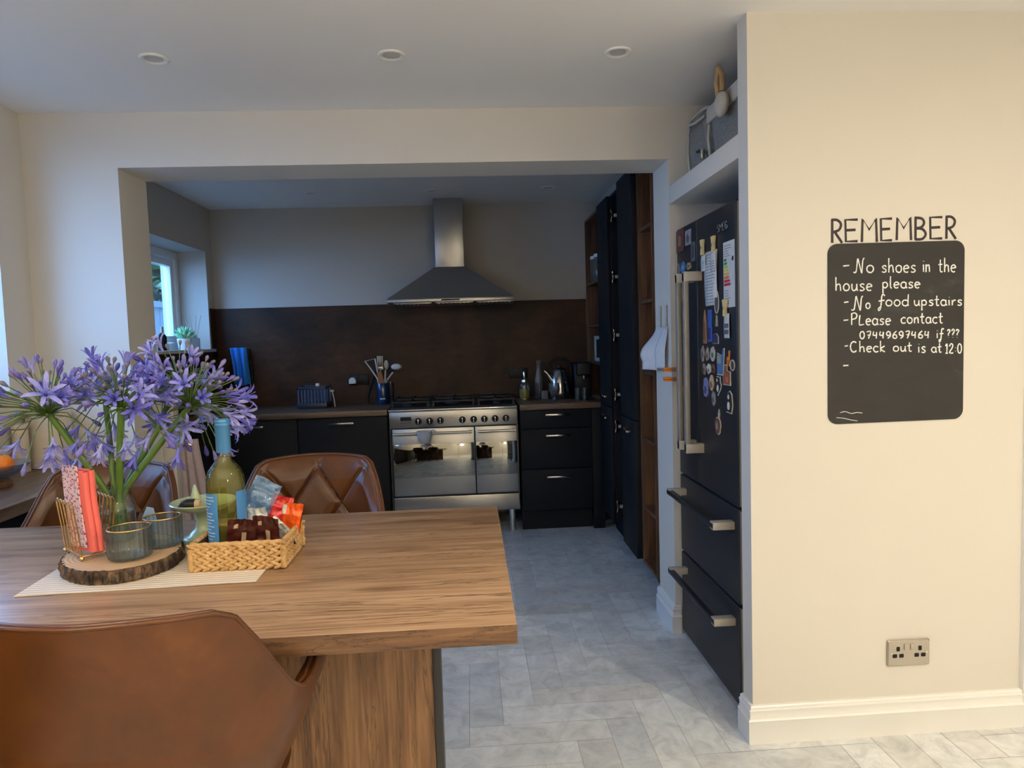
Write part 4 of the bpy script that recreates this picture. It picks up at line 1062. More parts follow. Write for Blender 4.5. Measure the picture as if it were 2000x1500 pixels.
fmag('landscape_magnet', 'blue landscape magnet with pale edge in the cluster', 'magnet', 2.530, 1.261, [(-.036, -.046), (.02, -.046), (.024, -.01), (.034, .046), (.022, .046), (.014, .02), (-.036, .03)], (70, 112, 160), [('motif', off(rect_(.04, .03), -.012, .008), (150, 150, 146))], rim=(196, 190, 180))
fmag('giraffe_magnet', 'orange long-necked animal magnet right of the landscape', 'magnet', 2.452, 1.275, [(-.016, -.028), (-.010, -.028), (-.006, -.006), (.004, -.006), (.006, -.028), (.012, -.028), (.010, .004), (.014, .028), (.002, .030), (.004, .010), (-.014, .004)], (204, 124, 52))
t = thing('ring_magnet', 'open silver ring magnet below the orange animal', 'magnet', (FX, 2.414, 1.252), 0, 'fridge magnets')
MB().tube([(FX - .003, 2.414 - .020 * math.cos(a), 1.252 + .018 * math.sin(a)) for a in [2 * PI * i / 20 for i in range(20)]], .003, 8, False, True).build('ring', M_bracket, t)
MB().cyl((FX - .0002, 2.414, 1.252), (FX - .003, 2.414, 1.252), .012, n=18).build('face', cm_(64, 54, 46), t)
fmag('house_magnet', 'brown house magnet with cream outline', 'magnet', 2.474, 1.215, [(-.034, -.034), (.034, -.034), (.034, .012), (.006, .014), (.002, .034), (-.018, .034), (-.022, .0), (-.034, -.004)], (136, 84, 58), [('motif', off(rect_(.022, .02), .012, -.016), (190, 100, 80))], rim=(216, 196, 160))
fmag('cow_magnet', 'black and white figure magnet at the cluster bottom', 'magnet', 2.559, 1.173, blob(.046, .064, 62, 14, .2), (34, 34, 36), [('motif', off(blob(.020, .026, 63), 0, -.012), (214, 210, 204)), ('spot', off(blob(.012, .012, 64), -.006, .018), (214, 210, 204))], rim=(206, 202, 196))
fmag('penguin_magnet', 'black and white bird-shaped magnet standing alone at right', 'magnet', 2.451, 1.119, [(-.026, -.036), (.02, -.038), (.030, -.01), (.024, .026), (.006, .038), (-.012, .030), (-.016, .008)], (28, 28, 30), [('motif', off(blob(.024, .03, 66, 14, .05), 0, -.014), (220, 216, 206)), ('face_patch', off(blob(.018, .018, 67, 14, .05), .0, .018), (220, 216, 206))], rim=(222, 206, 168))
fmag('lantern_magnet', 'round brown magnet with pale tip, lowest on the fridge door', 'magnet', 2.571, 1.018, blob(.056, .062, 68, 16, .08), (100, 72, 62), [('motif', off(blob(.024, .028, 69), .0, 0), (150, 118, 104))], rim=(214, 186, 150))
fmag('leaf_magnet', 'small grey leaf-shaped magnet just above the lowest one', 'magnet', 2.556, 1.062, [(0, -.018), (.010, 0), (.002, .022), (-.008, .002)], (170, 166, 160))

# curled papers clipped to the inside face of the pier
t = thing('hanging_papers', 'curled white papers hung on the white pier beside the fridge', 'papers', (XF, 3.2, 1.36))
for k, (y0, y1, bl) in enumerate(((3.125, 3.215, .035), (3.215, 3.325, .075))):
    mb = MB().grid(lambda u, v: (XF - .006 - bl * math.sin(min(1, v * 1.25) * PI * .62) ** 2 * (.35 + .65 * u), y0 + (y1 - y0) * u + .015 * v, 1.402 - v * (.19 + .01 * k)), 8, 16)
    o = mb.build('sheet', mat('blue_white_paper', (.66, .67, .70, 1), .85, var=.03), t); o.modifiers.new('thickness', 'SOLIDIFY').thickness = .0008
for y in (3.145, 3.245):
    MB().box(XF - .008, XF - .0005, y - .003, y + .003, 1.385, 1.50, .001).build('hanging_clip', M_steel, t)

# zipped bags on the shelf above the fridge
M_bag = mat('grey_woven_bag', s2l(126, 126, 124), .8, var=.3, scale=90, bump=.3, stretch=(1, 1, 4)); M_bagpipe = mat('pale_bag_piping', s2l(186, 182, 174), .6)
def bag(name, lab, x0, x1, y0, y1, z0, z1):
    t = thing(name, lab, 'bag', ((x0 + x1) / 2, (y0 + y1) / 2, z0))
    mb = MB(); cx, cy, cz = (x0 + x1) / 2, (y0 + y1) / 2, (z0 + z1) / 2; hx, hy, hz = (x1 - x0) / 2, (y1 - y0) / 2, (z1 - z0) / 2
    def f(u, v):
        a = 2 * PI * u; e = PI * (v - .5); sg = lambda q, p: math.copysign(abs(q) ** p, q)
        ce, se = sg(math.cos(e), .34), sg(math.sin(e), .34); wv = 1 + .025 * math.sin(9 * a + 4 * e) * math.cos(e) + .02 * math.sin(17 * e)
        return (cx + hx * ce * sg(math.cos(a), .3) * wv, cy + hy * ce * sg(math.sin(a), .3) * wv, cz + hz * se)
    mb.grid(f, 48, 24); bmesh.ops.remove_doubles(mb.b, verts=mb.b.verts, dist=.0005)
    mb.build('bag_body', M_bag, t, 60)
    for z in (z0 + .014, z1 - .018):
        mb = MB(); P = [(cx + (u - hx) * 1.0, cy + (v - hy), z) for u, v in rrect(2 * hx, 2 * hy, .05, 5)]
        mb.tube(P, .006, 8, False, True); mb.build('piping', M_bagpipe, t)
    mb = MB().tube([(x0 + .006, y1 - .012, z0 + .02), (x0 - .002, y1 - .006, cz), (x0 + .006, y1 - .012, z1 - .02)], .006, 8); mb.build('piping', M_bagpipe, t)
    return t
B1 = bag('storage_bag', 'grey zipped storage bag with pale piping, left on the fridge shelf', .985, 1.40, 2.84, 3.075, 2.018, 2.30)
MB().tube([(.985, 3.06, 2.22), (.968, 3.0, 2.255), (.968, 2.92, 2.24), (.985, 2.85, 2.25)], .006, 8).build('strap', M_bagpipe, B1)
MB().tube([(.984, 2.95, 2.13), (.978, 2.90, 2.122), (.980, 2.86, 2.105)], .006, 8).build('zip', M_black, B1)
MB().box(.966, .980, 2.842, 2.860, 2.075, 2.115, .003).build('zip_puller', M_chrome, B1)
B2 = bag('storage_bag', 'grey storage bag with white top panel, right on the fridge shelf', .985, 1.42, 2.44, 2.815, 2.018, 2.275)
MB().box(.975, .990, 2.47, 2.81, 2.20, 2.262, .006).build('top_panel', M_bagpipe, B2)
t = thing('cloth_pouch', 'cream pouch with tan tie lying against the right storage bag', 'pouch', (.95, 2.56, 2.20))
MB().sphere((.952, 2.575, 2.205), .045, (.5, 1.15, 1.0), 20).build('pouch_body', mat('cream_cotton', s2l(196, 186, 170), .9, var=.1, bump=.2), t)
MB().tube([(.950, 2.60, 2.24), (.944, 2.60, 2.29), (.944, 2.575, 2.335), (.948, 2.555, 2.30), (.948, 2.555, 2.245)], .010, 10).build('tie', mat('tan_tie', s2l(178, 146, 104), .8), t)

# ------------------------------------------------------------------ counter along the left wall
t = thing('side_counter', 'grey-brown oak counter along the left wall under the window', 'counter', (-1.64, 1.5, 0))
MB().box(XL + .002, -1.440, -.6, 3.088, .860, .900, .003).build('top', M_worky, t)
for y0 in (-.6, .32, 1.24, 2.16):
    c = MB().box(XL + .002, -1.505, y0 + .002, y0 + .918, .10, .859).build('cupboard', M_navy, t)
    for k in range(2):
        d = MB().box(-1.505, -1.487, y0 + .004 + k * .459, y0 + .455 + k * .459, .11, .855, .002).build('door', M_navy, c)
MB().box(XL + .002, -1.55, -.6, 3.08, 0, .10).build('plinth', M_navy, t)
M_cream = mat('cream_enamel', s2l(214, 202, 184), .4, var=.02)
t = thing('canister', 'large cream cylindrical canister at the end of the side counter', 'canister', (-1.755, 3.0, .9))
MB().lathe([(0, 0), (.078, 0), (.081, .003), (.081, .205), (.079, .207), (0, .207)], (0, 0, .0005), 40).build('canister_body', M_cream, t, 40, True)
MB().lathe([(.079, .208), (.0815, .210), (.0815, .232), (.076, .236), (.012, .238), (.012, .25), (0, .252)], (0, 0, .0005), 40).build('lid', M_cream, t, 40, True)
t = thing('canister', 'slim cream canister between the big one and the fruit bowl', 'canister', (-1.795, 2.875, .9))
MB().lathe([(0, 0), (.026, 0), (.028, .003), (.028, .17), (0, .172)], (0, 0, .0005), 28).build('canister_body', M_cream, t, 40, True)
MB().lathe([(.027, .173), (.029, .175), (.029, .19), (0, .194)], (0, 0, .0005), 28).build('lid', M_cream, t, 40, True)
t = thing('fruit_bowl', 'clear glass fruit bowl on a small wooden foot on the side counter', 'bowl', (-1.695, 2.55, .9))
MB().lathe([(0, .030), (.04, .030), (.085, .048), (.118, .085), (.114, .085), (.082, .053), (.04, .036), (0, .036)], (0, 0, 0), 40).build('bowl_glass', thin_glass('bowl_glass', (.85, .88, .95, 1), .05, 1.5, .12, (.6, .66, .8, 1)), t, 40, True)
MB().lathe([(0, .001), (.052, .001), (.056, .008), (.056, .022), (.045, .0295), (0, .0295)], (0, 0, 0), 30).build('foot', M_shelfoak, t, 40, True)
M_or = mat('orange_peel', s2l(236, 128, 28), .42, var=.06, scale=160, bump=.25); M_ap = mat('red_apple_skin', s2l(164, 62, 40), .3, var=.25, scale=14)
for i, (x, y, z, r, k) in enumerate(((-1.650, 2.535, .985, .036, 0), (-1.735, 2.585, .986, .038, 0), (-1.728, 2.500, .984, .037, 1))):
    t = thing('orange' if not k else 'apple', ('round orange at the right side of the glass bowl', 'round orange at the back of the glass bowl', 'reddish apple beside the oranges in the glass bowl')[i], 'fruit', (x, y, z), 0, 'fruit in the glass bowl')
    MB().sphere((0, 0, 0), r, (1, 1, .92), 24).build('fruit_skin', M_ap if k else M_or, t, 60, True)
    MB().cyl((0, 0, r * .88), (0, 0, r * .97), .004, .003, 8).build('stem', M_black if k else mat('green_stem', s2l(90, 110, 50), .7), t, 30, True)

# ------------------------------------------------------------------ bar table
t = thing('bar_table', 'high oak bar table with thick top and slab leg', 'table', (-.6, 1.47, 0))
TX0, TX1, TY0, TY1, TZ = -1.395, .059, 1.078, 1.866, .920
MB().box(TX0, TX1, TY0, TY1, TZ - .0005 - .033, TZ, .0018).build('tabletop', M_oak, t)
MB().box(TX0, TX1 + .0004, TY0 - .0012, TY0 + .0006, TZ - .0325, TZ - .0012, .0005).build('shaded_edge_band', M_oakedge_shaded, t)  # own grain; shade on this front face is put into its colour
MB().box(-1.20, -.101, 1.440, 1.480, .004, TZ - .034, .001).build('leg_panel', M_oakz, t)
MB().box(-.1008, -.0845, 1.436, 1.484, 0, TZ - .034, .001).build('leg_frame', M_blackmetal, t)
MB().box(-1.217, -1.2003, 1.436, 1.484, .0, TZ - .034, .001).build('leg_frame', M_blackmetal, t)

# ------------------------------------------------------------------ leather bar stools
def sstep(x): x = max(0.0, min(1.0, x)); return x * x * (3 - 2 * x)
S_TOP, S_ARM = 1.040, .853
def s_rim(s):                       # s: -1 (left arm front) .. 0 (back) .. 1
    a = abs(s)
    if a < .40: h = S_TOP - .010 * (a / .40) ** 2
    elif a < .60: h = (S_TOP - .010) + (S_ARM - S_TOP + .010) * ((a - .40) / .20)
    elif a < .88: h = S_ARM + .012 * (a - .60) / .28
    else: h = S_ARM + .012 - .12 * ((a - .88) / .12) ** 1.8
    # soften the two corners of the back
    if .34 < a < .46: h -= .010 * (1 - abs(a - .40) / .06)
    return h
def s_plan(s):
    a = abs(s); sg = 1 if s >= 0 else -1
    HW, HB = .216, .205
    if a < .60:
        q = a / .60; ang = q * PI / 2
        x = HW * math.sin(ang) ** .80 * (.72 + .28 * q); y = -HB * max(0, math.cos(ang)) ** .40
        return sg * x, y
    q = (a - .60) / .40
    return sg * (HW - .012 * q), .0 + q * .195
def s_shell(s, v, off):             # v 0 bottom .. 1 rim ; off inward offset
    x, y = s_plan(s); zr = s_rim(s); zb = .655
    z = zb + (zr - zb) * v
    k = (z - zb) / (S_ARM - zb); k = min(k, 1.0)
    sc = .66 + .34 * sstep(k) ** .8 if k < 1 else 1.0
    back = max(0.0, 1 - abs(s) / .60)
    lean = 0.0
    if z > S_ARM: lean = -(z - S_ARM) * .22 * (.3 + .7 * back); 
    narrow = 1 - max(0, z - S_ARM) / (S_TOP - S_ARM) * .04
    d = Vector((x, y + .02, 0)); L = d.length or 1
    p = Vector((x * sc * narrow, y * (sc * .85 + .15) + lean, z))
    p -= Vector((d.x / L, d.y / L, 0)) * off
    return p
def quilt(s, z):
    x = s_plan(s)[0] if abs(s) < .6 else (abs(s) - .6) * .4 * (1 if s > 0 else -1) + (.216 if s > 0 else -.216)
    P = .165; H = .105
    a = ((x + P / 2) / P * 1.0 + (z - .905) / (2 * H)); b = ((x + P / 2) / P - (z - .905) / (2 * H))
    da = abs(a - round(a)) * P * .78; db = abs(b - round(b)) * P * .78
    g = math.exp(-(da / .0048) ** 2) + math.exp(-(db / .0048) ** 2)
    puff = min(da, db)
    return .008 * min(1, g) - .003 * min(1, puff / .03)
def make_stool():
    t = thing('bar_stool', 'stool', 'stool')
    NS, NV = 300, 110
    mb = MB(); b = mb.b
    inner = [[None] * (NV + 1) for _ in range(NS + 1)]; outer = [[None] * (NV + 1) for _ in range(NS + 1)]
    for i in range(NS + 1):
        s = -1 + 2 * i / NS
        for j in range(NV + 1):
            v = j / NV
            po = s_shell(s, v, 0.0); edge = min(1, (1 - v) * 9)
            th = .012 + .022 * min(1, (1 - v) * 6) ** .6
            th += -quilt(s, po.z) * edge * min(1, v * 5)
            outer[i][j] = b.verts.new(po); inner[i][j] = b.verts.new(s_shell(s, v, th))
    for i in range(NS):
        for j in range(NV):
            b.faces.new((outer[i][j], outer[i + 1][j], outer[i + 1][j + 1], outer[i][j + 1]))
            b.faces.new((inner[i][j + 1], inner[i + 1][j + 1], inner[i + 1][j], inner[i][j]))
        b.faces.new((outer[i][NV], outer[i + 1][NV], inner[i + 1][NV], inner[i][NV]))
        b.faces.new((outer[i + 1][0], outer[i][0], inner[i][0], inner[i + 1][0]))
    for j in range(NV):
        b.faces.new((outer[0][j], outer[0][j + 1], inner[0][j + 1], inner[0][j]))
        b.faces.new((outer[NS][j + 1], outer[NS][j], inner[NS][j], inner[NS][j + 1]))
    mb.build('backrest', M_leather, t, 50, True)
    for nm, o_, r in (('piping', .0015, .0032), ('piping', .0115, .0032)):
        P = []
        for i in range(0, NS + 1):
            p = s_shell(-1 + 2 * i / NS, 1.0, o_); P.append(p + Vector((0, 0, .001)))
        MB().tube(P, r, 8).build(nm, M_leather if o_ < .005 else M_piping, t, 50, True)
    mb = MB()
    def seat(u, v):
        a = 2 * PI * u; r = v
        sg = lambda q, p: math.copysign(abs(q) ** p, q)
        x = .155 * sg(math.cos(a), .7) * min(1, r * 1.0); y = .02 + .175 * sg(math.sin(a), .75) * min(1, r)
        return (x, y, .700 - .022 * max(0, r - .75) * 4 * max(0, r - .75) * 4 + .006 * math.cos(r * 2))
    mb.grid(seat, 40, 12, True); bmesh.ops.remove_doubles(mb.b, verts=mb.b.verts, dist=.0004)
    mb.build('seat', M_leather, t, 60, True)
    MB().lathe([(0, .640), (.13, .640), (.155, .655), (.15, .676), (0, .678)], (0, .01, 0), 32).build('seat_base', M_blackmetal, t, 40, True)
    for sx in (-1, 1):
        for sy in (-1, 1):
            MB().tube([(sx * .10, .01 + sy * .09, .645), (sx * .165, .01 + sy * .165, 0.0)], [.012, .009], 12).build('leg', M_blackmetal, t, 30, True)
    q = [(sx * (.10 + .065 * .62), .01 + sy * (.09 + .075 * .62), .245) for sx, sy in ((-1, -1), (1, -1), (1, 1), (-1, 1))]
    MB().tube(q, .007, 10, False, True).build('footrest', M_blackmetal, t, 30, True)
    return t
st = make_stool()
def place(o, x, y, rz, lab):
    o.location = (x, y, 0); o.rotation_euler = (0, 0, rz); o['label'] = lab; o['group'] = 'leather bar stools at the table'
place(st, -.480, 1.085, R(-1), 'brown leather bar stool nearest the camera, seen from behind')
s2 = copy_tree(st); place(s2, -.466, 1.885, R(180), 'quilted brown leather bar stool across the table, behind the wine bottle')
s3 = copy_tree(st); place(s3, -1.035, 1.880, R(181), 'quilted brown leather bar stool across the table, behind the flower vase')

# ------------------------------------------------------------------ things on the table
Z = TZ
def mat_mat():
    m = NT('cream_ribbed_placemat'); P = m.p; P.inputs['Roughness'].default_value = .8
    v = m.coords((1, 1, 1)); wv = m.n('ShaderNodeTexWave', wave_type='BANDS', bands_direction='Y'); wv.inputs['Scale'].default_value = 26; wv.inputs['Distortion'].default_value = .3
    m.l(v, wv.inputs['Vector']); m.l(m.ramp(wv.outputs['Fac'], [(.04, s2l(196, 178, 158)), (.20, s2l(228, 214, 198)), (.6, s2l(236, 224, 210))]), P.inputs['Base Color'])
    m.bump(wv.outputs['Fac'], .35, .002); return m.m
mb = MB().prism([(-.860, 1.322), (-.424, 1.340), (-.432, 1.632), (-.880, 1.612)], (0, 0, Z + .0003), (1, 0, 0), (0, 1, 0), (0, 0, 1), .0022, .0008)
solo(mb, 'placemat', mat_mat(), 'cream ribbed placemat under the log slice and basket', 'placemat', None, 30, (-.65, 1.47, Z))
# log slice
M_bark = NT('rough_bark'); 
def barkm(m):
    P = m.p; P.inputs['Roughness'].default_value = .9
    v = m.coords((1, 1, .35)); f = m.noise(v, 90, 6, .7, .4)
    m.l(m.ramp(f, [(.38, s2l(26, 18, 14)), (.54, s2l(84, 64, 48)), (.7, s2l(136, 112, 88))]), P.inputs['Base Color']); m.bump(f, .8, .004); return m.m
M_bark = barkm(M_bark)
def endg():
    m = NT('log_end_grain'); P = m.p; P.inputs['Roughness'].default_value = .7
    v = m.coords((1, 1, 1)); wv = m.n('ShaderNodeTexWave', wave_type='RINGS', rings_direction='Z'); wv.inputs['Scale'].default_value = 38; wv.inputs['Distortion'].default_value = 2.0; wv.inputs['Detail'].default_value = 3
    m.l(v, wv.inputs['Vector']); m.l(m.ramp(wv.outputs['Fac'], [(.0, s2l(176, 142, 108)), (1, s2l(204, 172, 136))]), P.inputs['Base Color']); return m.m
t = thing('log_slice', 'oval log slice with rough bark rim, used as a serving board', 'wooden board', (-.742, 1.495, Z + .0026))
rn = random.Random(11)
def slab_r(a):
    th = a - R(118); return 1 / math.sqrt((math.cos(th) / .142) ** 2 + (math.sin(th) / .112) ** 2)
NB = 220
def bark(u, v):
    a = 2 * PI * u; w = noise.noise(Vector((math.cos(a) * 6, math.sin(a) * 6, v * .6))); w2 = noise.noise(Vector((math.cos(a) * 18, math.sin(a) * 18, v * 2.0)))
    crack = max(0, noise.noise(Vector((math.cos(a) * 15 + 5, math.sin(a) * 15, v * .4))) - .12)
    e = math.sin(v * PI)
    r = slab_r(a) + (.004 * w + .0035 * w2 - .030 * crack) * (.4 + e) + .0035 * e
    return (r * math.cos(a), r * math.sin(a), .0275 * v)
MB().grid(bark, NB, 10, True).build('bark', M_bark, t, 80, True)
mb = MB()
def topf(u, v):
    a = 2 * PI * u; p = bark(u, 1.0); return (p[0] * v * .985, p[1] * v * .985, .0273)
mb.grid(topf, NB, 6, True); bmesh.ops.remove_doubles(mb.b, verts=mb.b.verts, dist=.0002)
mb.build('cut_face', endg(), t, 30, True)
ZS = Z + .0302
# ribbed glasses
def votive(x, y, r, h, lab):
    t = thing('ribbed_glass', lab, 'glass', (x, y, ZS), 0, 'ribbed glasses on the log slice')
    rp = lambda a: .060 * abs(math.cos(a * PI * 24)) - .030
    MB().lathe([(0, .004), (r * .86, .003), (r * .95, .004), (r, .012), (r, h)], (0, 0, 0), 260, rp).build('glass_wall', M_ribglass, t, 40, True)
    MB().lathe([(0, .008), (r * .88, .008), (r * .90, .011), (r * .91, h)], (0, 0, 0), 60).build('glass_inside', M_glass, t, 40, True)
    P = [(r * .965 * math.cos(a), r * .965 * math.sin(a), h + .0005) for a in [2 * PI * i / 60 for i in range(60)]]
    MB().tube(P, .0016, 8, False, True).build('gold_rim', M_gold, t, 50, True)
    return t
votive(-.703, 1.442, .041, .062, 'ribbed glass with gold rim, left and nearer one on the log slice')
votive(-.672, 1.5235, .038, .062, 'ribbed glass with gold rim, right and farther one on the log slice')
# napkin holder and napkins
t = thing('napkin_holder', 'gold wire napkin holder on the left of the log slice', 'napkin holder', (-.815, 1.492, ZS))
pa, pb = Vector((-.866, 1.505, 0)), Vector((-.792, 1.430, 0)); dn = Vector((.040, .040, 0))
for k in (0, 1):
    A = pa + dn * k; B = pb + dn * k; d = B - A; out = -dn.normalized() if k == 0 else dn.normalized()
    for i in range(6):
        p = A + d * (i / 5); h = .118 + .004 * math.sin(i / 5 * PI)
        q = A + d * ((i + .5) / 5)
        MB().tube([p + Vector((0, 0, ZS + .010)), p + out * .004 + Vector((0, 0, ZS + .06)), p + out * .010 + Vector((0, 0, ZS + h - .008))], .0016, 8).build('wire', M_gold, t)
    P = [A + d * (i / 30) + out * .010 + Vector((0, 0, ZS + .112 + .006 * abs(math.sin(i / 30 * PI * 5)))) for i in range(31)]
    MB().tube(P, .0019, 8).build('top_wire', M_gold, t)
    MB().tube([A + Vector((0, 0, ZS + .010)), B + Vector((0, 0, ZS + .010))], .0022, 8).build('base_wire', M_gold, t)
for p in (pa, pb):
    MB().tube([p + Vector((0, 0, ZS + .009)), p + dn + Vector((0, 0, ZS + .009))], .0022, 8).build('base_wire', M_gold, t)
    for q in (p, p + dn): MB().sphere(q + Vector((0, 0, ZS + .0048)), .0048, n=12).build('ball_foot', M_gold, t)
# napkins
def napkin_mat():
    m = NT('sprinkled_pink_paper'); P = m.p; P.inputs['Roughness'].default_value = .9
    v = m.coords((1, 1, 1)); vo = m.n('ShaderNodeTexVoronoi', feature='F1'); vo.inputs['Scale'].default_value = 175; vo.inputs['Randomness'].default_value = 1
    m.l(v, vo.inputs['Vector'])
    dot = m.ramp(vo.outputs['Distance'], [(.0, (1, 1, 1, 1)), (.36, (1, 1, 1, 1)), (.42, (0, 0, 0, 1))])
    hue = m.ramp(vo.outputs['Color'], [(.2, s2l(92, 70, 110)), (.5, s2l(190, 70, 80)), (.8, s2l(110, 84, 120))])
    m.l(m.mix(dot, s2l(232, 204, 208), hue), P.inputs['Base Color']); return m.m
M_nap = napkin_mat(); M_coral = mat('coral_paper', s2l(240, 112, 104), .85, var=.05, bump=.1)
t = thing('napkin_pack', 'folded napkins, pink sprinkle pattern with coral edge, in the wire holder', 'napkins', (-.80, 1.475, ZS))
e1 = Vector((.84, -.54, 0)); e2 = Vector((.54, .84, 0)); base = Vector((-.829, 1.474, ZS + .013))
def np_(u, w, z):
    lean = -.022 * z / .17; wv = .003 * math.sin(z * 45 + .5) * (z / .17)
    return base + e1 * (u + lean + wv) + e2 * w + Vector((0, 0, z))
def slab(mb, u0, u1, w0, w1, z0, z1, r=.004):
    mb.grid(lambda u, v: np_(u0 + (u1 - u0) * u, w0, z0 + (z1 - z0) * v), 6, 20).grid(lambda u, v: np_(u0 + (u1 - u0) * u, w1, z0 + (z1 - z0) * v), 6, 20)
    for q in (0, 1):
        mb.grid(lambda u, v: np_((u0, u1)[q] + (r if q else -r) * math.sin(u * PI) * .6, w0 + (w1 - w0) * u, z0 + (z1 - z0) * v), 6, 20)
        mb.grid(lambda u, v: np_(u0 + (u1 - u0) * v, w0 + (w1 - w0) * u, (z0, z1)[q] + (r if q else -r) * math.sin(u * PI) * .4), 6, 6)
    return mb
slab(MB(), -.004, .050, -.0035, -.0005, .010, .176, .001).build('patterned_sheet', M_nap, t)
slab(MB(), .002, .066, .000, .011, .002, .164).build('folded_napkin', M_coral, t)
slab(MB(), .002, .067, .0115, .023, .001, .166).build('folded_napkin', M_coral, t)
# basket
M_weave = NT('water_hyacinth_weave')
def weavem(m):
    P = m.p; P.inputs['Roughness'].default_value = .65
    v = m.coords((1, 1, 1)); f = m.noise(v, 60, 5, .6); 
    m.l(m.ramp(f, [(.3, s2l(158, 120, 74)), (.55, s2l(196, 158, 106)), (.75, s2l(214, 180, 130))]), P.inputs['Base Color']); g = m.noise(v, 400, 2); m.bump(g, .3, .0006); return m.m
M_weave = weavem(M_weave)
t = thing('woven_basket', 'rectangular woven basket of braided straw holding bottle and sachets', 'basket', (-.478, 1.49, Z))
bx0, bx1, by0, by1, bh = -.577, -.385, 1.408, 1.574, .058
mb = MB()
mb.box(bx0 + .006, bx1 - .006, by0 + .006, by1 - .006, Z + .0028, Z + .008)
mb.build('bottom', M_weave, t)
core = mat('straw_core_shaded', s2l(66, 44, 24), .9)  # core coloured dark to stand for shade in the braid gaps
mb = MB()
for x0, x1, y0, y1 in ((bx0 + .004, bx1 - .004, by0 + .004, by0 + .011), (bx0 + .004, bx1 - .004, by1 - .011, by1 - .004), (bx0 + .004, bx0 + .011, by0 + .011, by1 - .011), (bx1 - .011, bx1 - .004, by0 + .011, by1 - .011)):
    mb.box(x0, x1, y0, y1, Z + .004, Z + bh - .002)
mb.build('wall_core', core, t)
rn = random.Random(9)
def leaf_shape(mb, c, d, up, out, l, w, th):
    n1, n2 = 8, 8
    def f(u, v):
        a = 2 * PI * u; q = -1 + 2 * v; s = math.sqrt(max(0, 1 - abs(q) ** 2.2))
        return c + d * (q * l) + up * (math.cos(a) * w * s) + out * (math.sin(a) * th * s)
    mb.grid(f, n1, n2, True)
def side(A, B, out, nm):
    A, B, out = Vector(A), Vector(B), Vector(out); L = (B - A).length; ax = (B - A) / L; up = Vector((0, 0, 1)); mb = MB()
    rows = 4; rh = (bh - .006) / rows; pitch = .0178; n = int(L / pitch) + 1
    for r_ in range(rows):
        for s in (0, 1):
            sg = 1 if s == 0 else -1
            for i in range(n):
                u = .008 + (i + .5 * s) * pitch + rn.uniform(-.001, .001)
                if u > L - .009: continue
                tilt = R(26) * sg
                d = ax * math.cos(tilt) - up * math.sin(tilt)
                c = A + ax * u + up * (.004 + rh * (r_ + .5) + sg * rh * .25) + out * (.0005 + rn.uniform(0, .0008))
                leaf_shape(mb, c, d, (up * math.cos(tilt) + ax * math.sin(tilt)), out, .0122, .0047, .0038)
    mb.build(nm, M_weave, t, 60)
side((bx0, by0 + .005, Z), (bx1, by0 + .005, Z), (0, -1, 0), 'braided_side'); side((bx1 - .005, by0, Z), (bx1 - .005, by1, Z), (1, 0, 0), 'braided_side')
side((bx1, by1 - .005, Z), (bx0, by1 - .005, Z), (0, 1, 0), 'braided_side'); side((bx0 + .005, by1, Z), (bx0 + .005, by0, Z), (-1, 0, 0), 'braided_side')
mb = MB()
for x_ in (bx0 + .005, bx1 - .005):
    for y_ in (by0 + .005, by1 - .005): MB().tube([(x_, y_, Z + .004 + k * .009) for k in range(6)], [.0058 + .0006 * (k % 2) for k in range(6)], 10).build('corner_post', M_weave, t, 60)
cs = [(bx0 + .006, by0 + .006), (bx1 - .006, by0 + .006), (bx1 - .006, by1 - .006), (bx0 + .006, by1 - .006)]
for i in range(4):
    a, b_ = Vector((*cs[i], Z + bh - .002)), Vector((*cs[(i + 1) % 4], Z + bh - .002))
    n = 26; mb.tube([a + (b_ - a) * k / n + Vector((0, 0, .0008 * math.sin(k * 2.1))) for k in range(n + 1)], .0052, 8)
mb.build('rim', M_weave, t, 60)
# wine bottle
t = thing('wine_bottle', 'white wine bottle with blue capsule standing in the woven basket', 'bottle', (-.5255, 1.497, Z + .0085))
bp = [(0, .004), (.030, .002), (.0375, .004), (.0390, .010), (.0390, .150), (.0380, .168), (.033, .184), (.024, .196), (.0165, .206), (.0145, .218), (.0140, .240), (.0140, .282)]
MB().lathe(bp, (0, 0, 0), 48).build('bottle_glass', M_wine, t, 60, True)
MB().lathe([(0, .006), (.034, .006), (.0362, .012), (.0362, .150), (.035, .166), (.030, .181), (.021, .193), (.0145, .203), (.0125, .212), (0, .212)], (0, 0, 0), 40).build('wine', thin_glass('pale_wine', (.96, .94, .72, 1), .0, .3, .14, s2l(214, 206, 130)), t, 60, True)
M_caps = mat('blue_foil_capsule', s2l(64, 124, 176), .35, .2, var=.04)
MB().lathe([(.0148, .222), (.0150, .276), (.0158, .278), (.0158, .2815), (.0150, .283), (.0155, .2845), (.0155, .290), (.013, .2925), (0, .2925)], (0, 0, 0), 36).build('capsule', M_caps, t, 60, True)
M_blab = mat('blue_label', s2l(66, 128, 190), .5, var=.05); M_labtxt = mat('pale_label_print', s2l(190, 214, 236), .6)
def lab(a0, a1, z0, z1, nm, m, r=.0393):
    return MB().grid(lambda u, v: (r * math.cos(R(a0 + (a1 - a0) * u)), r * math.sin(R(a0 + (a1 - a0) * u)), z0 + (z1 - z0) * v), 14, 4).build(nm, m, t, 60, True)
lb = lab(196, 262, .030, .140, 'back_label', M_blab)
mb = MB(); rn = random.Random(6)
for i in range(15):
    z = .134 - i * .0068; a1 = 200 + rn.uniform(25, 56)
    mb.grid(lambda u, v: (.0396 * math.cos(R(200 + (a1 - 200) * u)), .0396 * math.sin(R(200 + (a1 - 200) * u)), z - .0022 * v), 8, 1)
mb.build('label_print', M_labtxt, lb, 60, True)
lab(318, 420, .028, .142, 'front_label', M_blab)
